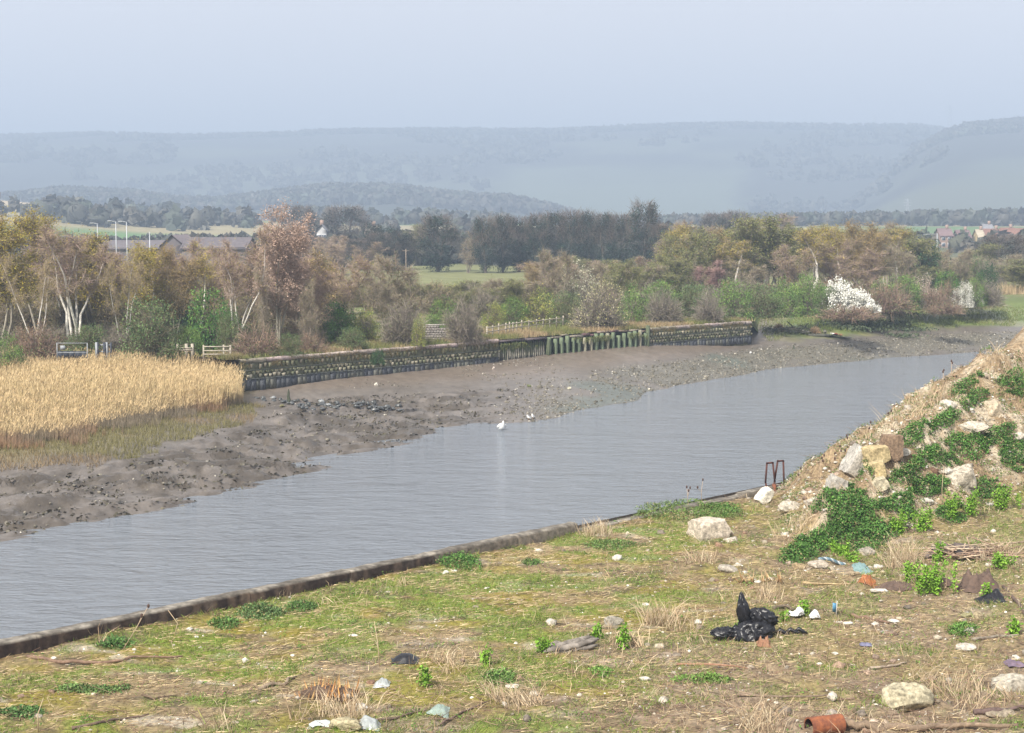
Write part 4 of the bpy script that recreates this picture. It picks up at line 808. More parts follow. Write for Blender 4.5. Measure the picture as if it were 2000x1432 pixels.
# ---- fences, gates, ruined wall
M_FENCE = nmat('fence_wood', (.52,.47,.39), (.30,.26,.20), 7, .9, .004, 30)
def post_rail(name, pts, hp, rails, label, cat='fence', wp=.11, mat=None, cols=None):
    mat = mat or M_FENCE; e = empty(name, pts[0], label, cat); o0 = np.asarray(pts[0]); r = rng(int(abs(o0[0])*100))
    for p in pts:
        h = hp*r.uniform(.95, 1.06); m = MB().box((0,0,h/2-.1), (wp, wp, h+.2), jit=.008, r=r); m.obj('post', mat, e, False, tuple(np.asarray(p)-o0))
    for a, b_ in zip(pts[:-1], pts[1:]):
        a = np.asarray(a)-o0; b_ = np.asarray(b_)-o0
        for z in rails:
            m = MB().tube(np.array([a+[0,-wp*.6,z], (a+b_)/2+[0,-wp*.6,z+r.normal(0,.015)], b_+[0,-wp*.6,z]]), .045, 5); m.obj('rail', mat, e)
    return e
us = [951,962,974,988,995,1002,1009,1019,1033,1048,1061,1074,1087,1100]
post_rail('rail_fence', [P(u, np.interp(u, [951,1009,1100],[659,649,638]), 0) for u in us], .98, (.45,.82), 'long pale post and rail fence behind the timber wharf')
post_rail('rail_fence', [P(u, 700, 0) for u in (398,437,450)], .98, (.3,.56,.86), 'short weathered rail fence at the right end of the reeds')
post_rail('rustic_fence', [P(u, 698, 0) for u in (347,364,376)], 1.0, (.55,.68), 'rough grey fence posts left of the short rail fence', wp=.2)
M_GREYP = nmat('grey_paint', (.36,.38,.40), (.25,.27,.29), 6, .6); M_DARKP = nmat('dark_paint', (.06,.07,.09), (.03,.035,.05), 6, .6)
p0 = P(112, 706, 0); e = empty('field_gate', p0, 'white-railed metal field gate half hidden at the left behind the reeds', 'gate')
for nm, a, b_, rr, mt in (('top_rail',(0,0,1.3),(2.15,0,1.3),.025,M_GREYP),('end_post',(2.15,0,0),(2.15,0,1.32),.035,M_GREYP),('end_post',(0,0,0),(0,0,1.32),.035,M_GREYP),('middle_rail',(0,0,.62),(2.15,0,.62),.025,M_GREYP)):
    MB().tube([a, ((a[0]+b_[0])/2, 0, (a[2]+b_[2])/2), b_], rr, 6).obj(nm, mt, e)
for q in range(5): MB().box((.2+q*.42, .02, .48), (.40, .03, .5), jit=.006, r=rng(q)).obj('dark_panel', M_DARKP, e)
MB().box((.42, -.04, .98), (.34, .02, .3)).obj('notice_board', M_GREYP, e)
p0 = P(190, 704, 0); e = empty('stile', p0, 'pale and dark stile posts right of the metal field gate', 'stile')
for x, wd_, mt in ((0,.2,M_GREYP),(.08,.1,M_DARKP),(.55,.16,M_DARKP),(.68,.16,M_GREYP),(1.02,.1,M_DARKP)):
    MB().box((x, 0 if mt is M_GREYP else -.08, .62), (wd_, .12, 1.35), jit=.01, r=rng(int(x*100))).obj('post', mt, e)
for z in (.62,1.1): MB().box((.5,.1,z), (1.1,.05,.09)).obj('rail', M_GREYP, e)
p0 = P(826, 664, 0); e = empty('brick_ruin', p0, 'low broken grey brick wall among the scrub', 'wall'); r = rng(9)
for j in range(6):
    for i in range(9 if j < 5 else 6):
        MB().box(((i+.5*(j%2))*.23, 0, .09+j*.2), (.22, .25, .19), np.array([.30,.27,.25])*r.uniform(.7,1.15), jit=.008, r=r).obj('brick', M_STONE, e)
MB().box((1.05,.02,1.26), (1.7,.3,.08), (.38,.35,.32), jit=.01, r=r).obj('coping', M_STONE, e)

# ---- lamp posts, poles, pylons
M_STEEL = nmat('galvanised_steel', (.50,.52,.55), (.40,.42,.45), 3, .5, metal=.2)
for u, vt, arm, lab in ((190,437,1,'leftmost motorway lamp post with an arm to the left'),(226,433,1,'second motorway lamp post, tallest of the four'),(247,434,1,'third motorway lamp post close beside the tallest'),(292,453,0,'plain pale post right of the three motorway lamps')):
    d = 255 if u != 190 else 285; top = PD(u, vt, d); e = empty('lamp_post', (top[0], d, 0), lab, 'lamp post', 'lamp posts above the birch wood')
    MB().tube([(0,0,0),(0,0,top[2]*.5),(0,0,top[2])], [.12,.09,.06], 8).obj('pole', M_STEEL, e)
    if arm:
        MB().tube([(0,0,top[2]),(-.3,0,top[2]+.05),(-.7,0,top[2]+.08)], .05, 6).obj('arm', M_STEEL, e)
        MB().add(ICO2[0]*[.42,.18,.11]+[-.95,0,top[2]+.08], ICO2[1]).obj('lamp_head', M_GREYP, e)
p = PD(793, 533, 292); e = empty('utility_pole', (p[0], p[1], 0), 'thin utility pole with a crossarm in front of the lone ivy tree', 'pole'); h = PD(793,486,292)[2]
MB().tube([(0,0,-.2),(0,0,h/2),(0,0,h)], [.12,.1,.08], 6).obj('pole', M_WOOD, e); MB().box((0,0,h-.35), (1.3,.1,.1)).obj('crossarm', M_WOOD, e)
p = PD(1830, 480, 330); e = empty('street_lamp', (p[0], 330, 0), 'white post with a long arm to the left above the dark evergreen', 'lamp post'); h = PD(1830,456,330)[2]
MB().tube([(0,0,0),(0,0,h/2),(0,0,h)], .12, 6).obj('pole', M_GREYP, e); MB().tube([(0,0,h-.1),(-1.4,0,h-.15),(-2.9,0,h-.3)], .07, 6).obj('arm', M_GREYP, e)
def pylon(u, vb, vt, d, label):
    b0 = PD(u, vb, d); t0 = PD(u, vt, d); h = t0[2]-b0[2]; e = empty('pylon', b0, label, 'pylon', 'electricity pylons'); wd_ = h*.1; m = MB(); A, B = [], []
    lv = np.linspace(0, 1, 7); ww = wd_*(1-lv*.85)
    for i in range(6):
        for sx in (-1,1):
            for sy in (-1,1):
                A.append((sx*ww[i], sy*ww[i], lv[i]*h)); B.append((sx*ww[i+1], sy*ww[i+1], lv[i+1]*h))
            A.append((sx*ww[i], -ww[i], lv[i]*h)); B.append((-sx*ww[i+1], -ww[i+1], lv[i+1]*h))
    m.segs(A, B, h*.006, h*.006, (.25,.26,.27), 4); m.obj('lattice', M_STEEL, e)
    for z, l in ((.7,.16),(.82,.2),(.93,.13)):
        MB().segs([(-l*h,0,z*h),(-l*h,0,z*h)], [(l*h,0,z*h),(0,0,z*h+.05*h)], h*.006, h*.006, (.25,.26,.27), 4).obj('crossarm', M_STEEL, e)
pylon(1855, 262, 205, 3380, 'faint pylon in the dip of the hill crest at the right')
pylon(1772, 434, 388, 1450, 'faint pylon on the plain at the right foot of the hill')
pylon(1708, 262, 224, 3390, 'very faint pylon on the hill crest left of the dip')

# ---- buildings
def house(u, d, wpx, zr, ze, label, wallc, roofc, rot=0., dep=8., gable=False, chim=True, cat='house', name='house'):
    p = PD(u, 500, d); e = empty(name, (p[0], d, 0), label, cat, 'distant houses' if cat == 'house' else None, rot); W = wpx/F*d; H = ze
    mw_ = nmat('render_%d_%d' % (u, d), wallc, None, .8, .9, amt=.2); mr_ = nmat('roof_%d_%d' % (u, d), roofc, None, 1.5, .9, amt=.3)
    wx_, wy_ = (dep/2, W/2) if False else (W/2, dep/2)
    m = MB(); m.add([(-wx_,-wy_,0),(wx_,-wy_,0),(wx_,wy_,0),(-wx_,wy_,0),(-wx_,-wy_,H),(wx_,-wy_,H),(wx_,wy_,H),(-wx_,wy_,H)], [[0,1,5,4],[1,2,6,5],[2,3,7,6],[3,0,4,7]])
    if gable: m.add([(-wx_,-wy_,H),(wx_,-wy_,H),(0,-wy_,zr-.1),(-wx_,wy_,H),(wx_,wy_,H),(0,wy_,zr-.1)], [[0,1,2],[3,5,4]])
    else: m.add([(-wx_,-wy_,H),(-wx_,wy_,H),(-wx_,0,zr-.1),(wx_,-wy_,H),(wx_,wy_,H),(wx_,0,zr-.1)], [[0,1,2],[3,5,4]])
    m.obj('wall', mw_, e); ov = .35
    if gable: V = [(-wx_-ov,-wy_-ov,H-.25),(0,-wy_-ov,zr),(0,wy_+ov,zr),(-wx_-ov,wy_+ov,H-.25),(wx_+ov,-wy_-ov,H-.25),(wx_+ov,wy_+ov,H-.25)]; Fc = [[0,1,2,3],[1,4,5,2]]
    else: V = [(-wx_-ov,-wy_-ov,H-.25),(-wx_-ov,0,zr),(wx_+ov,0,zr),(wx_+ov,-wy_-ov,H-.25),(-wx_-ov,wy_+ov,H-.25),(wx_+ov,wy_+ov,H-.25)]; Fc = [[0,3,2,1],[1,2,5,4]]
    V = np.array(V); rf = MB().add(np.concatenate([V, V-[0,0,.2]]), Fc + [[a+6 for a in f[::-1]] for f in Fc]).obj('roof', mr_, e)
    if chim: MB().box((wx_*.5 if not gable else -wx_*.3, 0, zr+.3), (.9,.7,1.6)).obj('chimney', nmat('chimney_pot', (.42,.30,.24), None, 3, .9), rf)
    mg = nmat('window_glass', (.10,.12,.15), None, 1, .2, spec=.6); mf = nmat('window_frame', (.8,.8,.78), None, 1, .6)
    if cat == 'house':
        for i in range(2):
            for z in (H*.35, H*.78):
                x = (-.5+i)*wx_; f = MB().box((x,-wy_-.03,z), (1.25,.08,1.25)).obj('window', mf, e); MB().box((x,-wy_-.09,z), (1.0,.04,1.0)).obj('pane', mg, f)
    return e
RED = (.30,.16,.12); BRK = (.32,.22,.17); CRM = (.55,.48,.36)
house(632, 425, 18, 8.9, 7.4, 'white-gabled house half hidden by the dome-shaped trees', (.6,.6,.6), (.22,.23,.26), gable=True)
house(726, 430, 18, 8.6, 6.8, 'small pale house right of the big dome tree', (.6,.55,.45), (.40,.34,.28))
house(430, 300, 120, 6.9, 5.2, 'long grey-roofed shed behind the birch wood', (.20,.18,.18), (.17,.15,.16), chim=False, cat='shed', name='shed', dep=14)
house(352, 310, 44, 7.3, 5.4, 'small gabled grey shed left of the long shed', (.17,.15,.16), (.19,.16,.17), chim=False, cat='shed', name='shed', dep=14, gable=True)
house(262, 330, 150, 6.0, 4.6, 'low wide dark-roofed shed behind the lamp posts', (.15,.14,.15), (.18,.16,.17), chim=False, cat='shed', name='shed', dep=16)
for u, wp, zr, rc, wc, lab in ((1842,26,7.6,(.25,.17,.17),BRK,'leftmost brick house of the far village'),(1878,26,7.0,(.24,.16,.16),BRK,'dark-roofed village house left of the cream gable'),(1911,14,7.2,CRM,(.65,.52,.28),'narrow cream-yellow village house'),(1936,36,7.4,RED,BRK,'red-roofed village house right of the cream one'),(1966,28,7.8,RED,BRK,'red-roofed village house second from the right edge'),(1996,34,7.6,RED,BRK,'red-roofed village house at the right edge'),(1926,18,8.9,(.3,.3,.32),(.6,.6,.6),'small white village house rising behind the red roofs')):
    house(u, 560 if zr < 8.5 else 600, wp*.9, zr-.3, zr-2.7, lab, wc, rc)

# ================================================================== REEDS, GRAVEL, DEBRIS AND BIRDS ON THE FAR SIDE
def tall_mask(x, y):
    z = bank0(x, y) + (fbm(x*.7, y*.7, 3, 701)-.5)*.25
    return (z > -2.56) & (x < -.1655*y + (fbm(x*.9, y*.9, 2, 702)-.5)*.6 - .05) & (y < 119.3)
r = rng(700); n = 190000; x = r.uniform(-46, -17, n); y = r.uniform(78, 119.3, n); k = tall_mask(x, y) & (x > -.36*y); x, y = x[k], y[k]; k = r.random(len(x)) < 80000/len(x); x, y = x[k], y[k]
m = MB(); n = len(x); z = bank(x, y); z_ = z; z = z + .3*sst(105,112,y); hh = (1.9 + (fbm(x*.25, y*.25, 3, 704)-.5)*.8)*r.uniform(.6, 1.12, n)*(.3+.7*sst(-2.58,-2.2,z))
A = np.stack([x, y, z_], 1); ln_ = np.stack([r.normal(.05,.07,n), r.normal(0,.07,n), np.ones(n)], 1)
red = sst(.45, .62, fbm(x*.14+2, y*.14, 3, 706))[:, None]
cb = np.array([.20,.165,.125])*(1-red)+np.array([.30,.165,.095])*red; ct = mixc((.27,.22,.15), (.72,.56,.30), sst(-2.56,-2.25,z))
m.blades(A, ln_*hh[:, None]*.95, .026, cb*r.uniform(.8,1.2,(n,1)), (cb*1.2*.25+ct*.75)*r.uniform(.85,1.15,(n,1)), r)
kk = (r.random(n) < .75) & (z > -2.45); m.blades((A + ln_*(hh*.5)[:, None])[kk], (ln_*(hh*.5)[:, None])[kk]*r.uniform(.7,1.05,(kk.sum(),1)), .022, np.array([.66,.51,.26])*r.uniform(.85,1.15,(kk.sum(),1)), np.array([.80,.65,.37])*r.uniform(.72,1.1,(kk.sum(),1)), r, bend=.05)
kk = (r.random(n) < .45) & (z > -2.5); nk = kk.sum(); m.blades((A + ln_*(hh*.93)[:, None])[kk], np.stack([r.normal(.05,.06,nk), r.normal(0,.05,nk), r.uniform(.15,.28,nk)],1), .04, pal(r, nk, ((.56,.41,.22),(.38,.27,.15),(.68,.52,.30))), (.66,.50,.28), r)
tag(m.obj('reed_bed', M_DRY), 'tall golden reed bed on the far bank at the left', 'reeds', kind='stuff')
def low_mask(x, y):
    z = bank0(x, y) + (fbm(x*.5, y*.5, 3, 711)-.5)*.35
    return (z > -2.98) & (z < -2.2) & (x < -.1655*y + 1.2 + 1.5*(fbm(x*.4, y*.4, 2, 712)-.5)) & (y < 113)
n = 170000; x = r.uniform(-46, -15, n); y = r.uniform(78, 113, n); k = low_mask(x, y) & (x > -.36*y); x, y = x[k], y[k]; k = r.random(len(x)) < 30000/len(x); x, y = x[k], y[k]; n = len(x)
m = MB(); g = sst(.4, .6, fbm(x*.2, y*.2, 3, 713))[:, None]; c = (np.array([.27,.20,.115])*(1-g)+np.array([.20,.18,.075])*g)*r.uniform(.7,1.3,(n,1))
m.blades(np.stack([x, y, bank(x, y)-.02], 1), np.stack([r.normal(0,.1,n), r.normal(0,.1,n), r.uniform(.15,.42,n)], 1), .03, c*.8, c*1.1, r)
tag(m.obj('salt_grass', M_DRY), 'short grey-green salt grass in front of the reeds', 'grass', kind='stuff')
# right-hand bank grass and the dry fringe above the walls
n = 90000; x = r.uniform(22, 85, n); y = r.uniform(160, 225, n); zb = bank0(x, y) + (fbm(x*.2,y*.2,3,721)-.5)*.9; k = (zb > -2.15) & (x > 26); x, y, zb = x[k], y[k], zb[k]; n = len(x)
g = sst(-.95, -.55, zb)[:, None]; gg = pal(r, n, ((.17,.21,.06),(.13,.17,.05),(.22,.22,.09)))*(1-g) + pal(r, n, ((.40,.28,.18),(.32,.23,.13),(.20,.20,.08)))*g
m = MB(); m.blades(np.stack([x, y, bank(x, y)-.03], 1), np.stack([r.normal(0,.15,n), r.normal(0,.15,n), r.uniform(.15,.45,n)], 1), .07, gg*.85, gg*1.1, r)
for k in range(16):      # darker sea-purslane tussocks
    cx, cy = P(r.uniform(1600,1800), r.uniform(616,634), -1.2)[:2]; q = 260; m.leaves(np.stack([r.normal(cx,1.3,q), r.normal(cy,.8,q), np.zeros(q)], 1)+np.stack([np.zeros(q),np.zeros(q),bank(np.full(q,cx),np.full(q,cy))+r.uniform(0,.4,q)],1), .3, pal(r, q, ((.07,.10,.05),(.10,.12,.07))), r)
tag(m.obj('bank_grass', M_DRY), 'green saltmarsh grass on the far bank at the right', 'grass', kind='stuff')
n = 60000; t = r.uniform(-.55, 3.0, n); q = np.array([wallpt(min(max(v_, 0), 2.999)) for v_ in t[:3000]]); q = np.repeat(q, 12, 0); n = len(q)
off = r.exponential(4.0, n)+.35; dr = np.array([-.55, .83]); bx = q[:, 0] + r.normal(0,.4,n) + dr[0]*off; by = q[:, 1] + dr[1]*off; kk = np.ones(n, bool)
g = sst(.42, .6, fbm(bx*.25, by*.25, 3, 731))[:, None]; c = pal(r, n, ((.36,.27,.15),(.28,.19,.12),(.42,.33,.18)))*(1-g) + pal(r, n, ((.15,.17,.05),(.20,.20,.07)))*g
m = MB(); m.blades(np.stack([bx, by, np.full(n, -.03)], 1), np.stack([r.normal(0,.12,n), r.normal(0,.12,n), r.uniform(.12,.5,n)], 1), .05, c*.85, c, r)
tag(m.obj('dry_grass', M_DRY), 'dry tawny grass strip above the river walls', 'grass', kind='stuff')
# far reeds at the right edge
q = P(1985, 572, 0); n = 3500; x = q[0] + r.uniform(-7, 14, n); y = q[1] + r.uniform(-4, 10, n); m = MB(); c = pal(r, n, ((.55,.42,.24),(.48,.36,.22)))
m.blades(np.stack([x, y, np.full(n, -.6)], 1), np.stack([r.normal(0,.15,n), r.normal(0,.1,n), r.uniform(1.2,2.0,n)], 1), .1, c*.8, c, r)
tag(m.obj('far_reeds', M_DRY), 'distant tan reeds at the right edge of the far bank', 'reeds', kind='stuff')
# gravel, shells, seaweed
def gravel_mask(x, y):
    z = bank0(x, y); g = sst(-3, 4, x-(y-112)*.05)*sst(-2.45,-2.9,z)*sst(-4.05,-3.97,z)*(.25+.75*sst(.36,.55,fbm(x*.12+4,y*.12,3,51)+.1))
    g = np.maximum(g, .6*sst(-2.7,-2.3,z)*sst(-13,-9,x)*sst(6,-2,x)*sst(.45,.6,fbm(x*.3,y*.3,2,742)))
    return np.maximum(g, .12*lump_mask(x, y)) * (z < -1.7)
n = 220000; x = r.uniform(-30, 70, n); y = r.uniform(72, 200, n); k = (r.random(n) < gravel_mask(x, y)) & (x < .335*y); x, y = x[k], y[k]; n = len(x); k = r.random(n) < 26000/n; x, y = x[k], y[k]; n = len(x)
m = MB(); br = r.random(n); c = np.where(br[:, None] < .80, pal(r, n, ((.12,.11,.085),(.18,.165,.13),(.22,.20,.16))), pal(r, n, ((.42,.39,.32),(.60,.57,.50))))
m.rocks(np.stack([x, y, bank(x, y)+.01], 1), np.exp(r.normal(-3.0, .42, n))*np.where(br < .8, 1.2, .75), c, r)
tag(m.obj('foreshore_gravel', M_STONE), 'grey gravel and pale shells on the exposed river bed', 'gravel', kind='stuff')
n = 110000; x = r.uniform(-30, 30, n); y = r.uniform(72, 150, n); k = r.random(n) < lump_mask(x, y)*sst(.5,.68,fbm(x*.7, y*.9, 3, 751)) + .25*sst(-3.85,-3.98,bank(x,y))*lump_mask(x,y); x, y = x[k], y[k]; n = len(x)
m = MB(); m.leaves(np.stack([x, y, bank(x, y)+.03], 1), .22*r.uniform(.5,1.5,n), pal(r, n, ((.04,.036,.026),(.06,.052,.036),(.09,.08,.045))), r, flat=.6, asp=.5)
tag(m.obj('seaweed', M_MUD), 'dark weed draped over the churned mud ridges', 'seaweed', kind='stuff')

def rockmesh(r, size, cuts=9, col=(.5,.45,.38), base=None, rough=.05, pock=0):
    Bv, Bf = base or ICO3; V = Bv.copy()
    for _ in range(cuts):
        nn_ = r.normal(0, 1, 3); nn_ /= np.linalg.norm(nn_); d_ = r.uniform(.52, .85); q = V @ nn_; V = V - np.maximum(q-d_, 0)[:, None]*nn_
    f = (fbm(V[:, 0]*3+V[:, 2]*2.1+7, V[:, 1]*3-V[:, 2]*1.7, 4, int(r.integers(0,999)))-.5); V = V*(1+f*rough*4)[:, None]; g = fbm(V[:, 0]*6+V[:, 2]*4, V[:, 1]*6-V[:, 2]*3, 3, 77)
    c = np.asarray(col)*(.7+.6*g)[:, None]
    if pock:
        pk = fbm(V[:, 0]*7+V[:, 2]*5, V[:, 1]*7+V[:, 2]*3, 2, 78); V = V*(1-pock*sst(.62,.72,pk))[:, None]; c = c*(1-.5*sst(.6,.7,pk))[:, None]
    return MB().add(V*np.asarray(size)/2, Bf, c)
# larger things on the mud
def stake(u, v, z, h, rad, label, name='stake', tilt=(0,0), col=(.07,.08,.05)):
    p = march(u, v, bank); r_ = rng(int(u)); m = MB(); zz = np.linspace(-.3, h, 6); m.tube(np.stack([r_.normal(0,.02,6)+tilt[0]*zz, tilt[1]*zz, zz], 1), rad*np.array([1,1,.95,.85,.6,.25]), 7, col)
    tag(m.obj(name, M_PILE, None, False, tuple(p)), label, 'post')
stake(564, 790, 0, 1.0, .13, 'pointed mossy timber stake beside the small creek')
stake(1550, 682, 0, .45, .10, 'short dark stake in the smooth mud right of the wall')
stake(728, 826, 0, .35, .05, 'small bent stick poking from the mud near the shore', tilt=(.9,0), col=(.12,.10,.07))
for i, (u, v, w_, h_, col, lab) in enumerate([(552,797,13,5,(.18,.17,.09),'flat mossy timber block left of the pointed stake'),(594,802,9,5,(.05,.045,.04),'small dark lump on the mud right of the pointed stake'),(734,754,9,7,(.6,.56,.48),'pale stone under the long retaining wall'),(964,722,8,6,(.55,.48,.42),'pale stone at the foot of the timber wharf'),(1466,690,5,5,(.7,.68,.65),'white stone alone on the smooth mud'),(1500,694,7,2,(.06,.055,.05),'thin dark scrap on the smooth mud'),(1698,684,6,4,(.55,.5,.4),'first pale stone on the far gravel'),(1715,683,7,5,(.55,.5,.4),'larger pale stone on the far gravel'),(1112,760,9,5,(.5,.48,.36),'pale stone in the middle of the gravel bar'),(1033,756,10,5,(.14,.16,.07),'weedy stone in the middle of the gravel bar'),(1382,612,5,4,(.7,.68,.65),'tiny white object before the hedge above the far wall')]):
    p = march(u, v, bank) if v > 640 else P(u, v, 0); s_ = p[1]/F; rk = rng(800+i); tag(rockmesh(rk, (w_*s_, w_*s_*.8, h_*s_*1.3), col=col, base=ICO2).obj('stone', M_STONE, None, True, (p[0], p[1], p[2]+h_*s_*.25)), lab, 'stone')
# driftwood tangle and rubble at the end of the wall
p = march(1520, 652, bank); e = empty('driftwood_tangle', p, 'tangle of dark driftwood and broken timber at the end of the far wall', 'driftwood'); r = rng(810)
for i in range(26):
    a = r.uniform(-3.6, 4.2); b0 = np.array([a, r.normal(.6,.5)+abs(a)*.15, r.uniform(0,.7)]); dv = np.array([r.normal(0,1), r.normal(0,.5), r.normal(0,.35)]); dv /= np.linalg.norm(dv); l = r.uniform(.8,2.4)
    MB().tube(np.array([b0-dv*l/2, b0+r.normal(0,.08,3), b0+dv*l/2]), [.05,.07,.04], 5, pal(r,1,((.08,.085,.065),(.13,.12,.09)))[0]).obj('branch', M_BARK, e)
for i in range(14):
    a = r.uniform(-3.8, 5.5); rockmesh(r, r.uniform(.3,.8,3)*[1,1,.7], col=(.20,.19,.15), base=ICO2).obj('rubble', M_STONE, e, False, (a, r.normal(.5,.4)+.3, .15))
for u, v, lab in ((1521,640,'tan clump of dry reeds on the driftwood tangle'),(1592,645,'round brown clump right of the driftwood tangle')):
    p = march(u, v+6, bank); m = MB(); n = 500; d_ = r.normal(0,1,(n,3)); d_[:,2] = abs(d_[:,2]); d_ /= np.linalg.norm(d_,axis=1)[:,None]; m.blades(d_*[.3,.3,.1], d_*[.35,.3,.75], .05, (.42,.30,.18), (.50,.36,.22), r, bend=.1); tag(m.obj('dry_tussock', M_DRY, None, False, tuple(p)), lab, 'tussock')
p = march(1634, 660, bank); e = empty('tarpaulin', p, 'crumpled dark blue tarpaulin washed up right of the driftwood', 'tarpaulin'); gx, gy = np.meshgrid(np.linspace(-1.1,1.5,22), np.linspace(-.5,.5,10), indexing='ij'); gz = .28*np.exp(-(gx+.3)**2*1.4)*(1-gy*.6)+.12*fbm(gx*3,gy*3,3,5)-.03
grid(MB(), gx, gy, gz, np.broadcast_to(np.array([.05,.05,.13]), gx.shape+(3,))).obj('sheet', nmat('tarpaulin', (.07,.07,.17), (.03,.03,.08), 4, .4, .02, 9), e, True)
for i, (x_, z_, c_) in enumerate(((-.4,.42,(.7,.68,.64)),(0,.36,(.3,.06,.05)),(.5,.3,(.4,.22,.12)),(-.9,.3,(.68,.64,.55)))):
    rockmesh(rng(820+i), (.5,.3,.22), col=c_, base=ICO2).obj('litter', M_STONE, e, False, (x_, .35, z_))
p = march(1600, 657, bank); m = MB(); m.box((0,0,.12), (2.2,.5,.28), (.09,.09,.07), jit=.05, r=rng(5)); tag(m.obj('timber_baulk', M_PILE, None, False, tuple(p)), 'long dark timber baulk left of the blue tarpaulin', 'timber')
# creek rubble below the reeds
p = march(690, 797, bank); e = empty('creek_stones', p, 'dark wet stones lining the small creek outfall', 'stones'); r = rng(830)
for i in range(70):
    u = r.uniform(500, 790); q = march(u, np.interp(u,[500,600,790],[778,792,800])+r.normal(0,4), bank)
    rockmesh(r, r.uniform(.25,.6,3)*[1,1,.7], 6, (.07,.075,.075) if r.random()<.93 else (.24,.25,.25), ICO1).obj('stone', nmat('wet_stone', attr=True, scale=6, rough=.3, amt=.4, spec=.6), e, False, tuple(q-p))

# ---- birds
M_WHITE = nmat('white_feather', (.82,.82,.80), (.70,.70,.68), 6, .8); M_GULLG = nmat('gull_grey', (.35,.37,.40), None, 5, .8); M_BEAK = nmat('beak', (.55,.25,.06), None, 5, .6)
p = P(980, 840, -4.0); e = empty('swan', (p[0], p[1], -4.0), 'white swan upending in the river with its tail in the air', 'swan', None, R(25))
sp = np.array([(.30,0,-.25),(.26,0,-.06),(.20,0,.08),(.10,0,.18),(-.02,0,.25),(-.13,0,.34),(-.20,0,.44),(-.235,0,.56),(-.26,0,.66)]); m = MB()
m.tube(sp[:, [1,0,2]]*[1,1,1], [.05,.13,.21,.25,.25,.19,.11,.055,.012], 12, (.8,.8,.8)); m.obj('body', M_WHITE, e, True)
for s_ in (-1, 1):
    m = MB(); m.tube(np.array([(s_*.14,.16,.12),(s_*.23,.06,.22),(s_*.2,-.08,.32),(s_*.1,-.2,.44)]), [.05,.11,.09,.02], 8, (.8,.8,.8)); m.obj('wing', M_WHITE, e, True)
for u, v, rz_, lab in ((1033,822,2.2,'left one of two small white gulls at the water edge'),(1041,820,1.9,'right one of two small white gulls at the water edge')):
    p = P(u, v, -4.0); q = bank(p[:1], p[1:2])[0]; e = empty('gull', (p[0], p[1], max(q, -4.02)), lab, 'gull', 'gulls at the water edge', rz_); m = MB()
    m.tube([(-.24,0,.13),(-.12,0,.16),(0,0,.18),(.1,0,.2),(.16,0,.26),(.2,0,.31),(.24,0,.31)], [.012,.055,.085,.075,.045,.05,.012], 9); m.obj('body', M_WHITE, e, True)
    MB().tube([(-.3,0,.16),(-.15,0,.2),(.04,0,.235)], [.01,.06,.04], 7).obj('wing', M_GULLG, e, True); MB().tube([(.23,0,.305),(.27,0,.3),(.29,0,.29)], [.014,.01,.003], 5).obj('beak', M_BEAK, e)
    for s_ in (-.03,.03): MB().tube([(0,s_,-.02),(0,s_,.06),(0,s_,.13)], .008, 4).obj('leg', M_BEAK, e)
# ================================================================== NEAR QUAY
# ---- parapet: separate concrete lengths
M_PARA = nmat('stained_concrete', attr=True, scale=5, rough=.95, amt=.55, bump=.03, bscale=20, stretch=(1,1,1))
QA = math.atan2(QD[1], QD[0]); x0, y0 = st_xy(-16, 0)
e = empty('quay_parapet', (x0, y0, 0), 'low weathered concrete parapet along the near quay edge', 'parapet', None, QA); r = rng(900); s = 0.
def pblock(s, l, h, w_, r):
    nn = max(4, int(l/.12)); px = np.linspace(.008, l-.008, nn)
    pr = np.array([[.02,-.35],[.0,-.05],[-.005,h*.45],[-.015,h*.86],[-.05,h*.985],[-.12,h],[-w_*.6,h*1.01],[-w_+.05,h*.98],[-w_,h*.8],[-w_-.01,-.1],[-w_,-1.6]])
    A = np.repeat(px[:, None], len(pr), 1); B = pr[None, :, 0]*1.0 + 0*A; Cz = pr[None, :, 1] + 0*A
    B = -B*-1 + (fbm(A*2.5+s, Cz*5, 3, 911)-.5)*.07; Cz = Cz + (fbm(A*3+s*2, B*7, 3, 912)-.5)*.05
    # local axes: x along the quay, -y inland  (inland is to the right of the walking direction)
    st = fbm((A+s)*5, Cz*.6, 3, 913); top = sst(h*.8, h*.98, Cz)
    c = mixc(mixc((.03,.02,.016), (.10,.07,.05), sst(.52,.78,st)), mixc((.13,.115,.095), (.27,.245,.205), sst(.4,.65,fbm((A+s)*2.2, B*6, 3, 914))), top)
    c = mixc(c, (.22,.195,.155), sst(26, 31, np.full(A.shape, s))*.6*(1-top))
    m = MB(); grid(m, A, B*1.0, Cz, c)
    for q in (0, nn-1): m.f.append(np.array([[q*len(pr)+i for i in range(len(pr))]]))
    return m
ends = [-16]
while s < 36:
    l = r.uniform(2.8, 4.2)
    if 36-s < 1.2: break
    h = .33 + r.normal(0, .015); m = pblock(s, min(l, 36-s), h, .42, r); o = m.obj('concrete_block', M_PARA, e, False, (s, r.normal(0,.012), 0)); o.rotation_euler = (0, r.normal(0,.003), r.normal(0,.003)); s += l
s = 36.
while s < 52:
    l = r.uniform(2.2, 3.6); m = pblock(s, l, .10, .42, r); m.obj('concrete_block', M_PARA, e, False, (s, r.normal(0,.02), r.normal(0,.02))); s += l

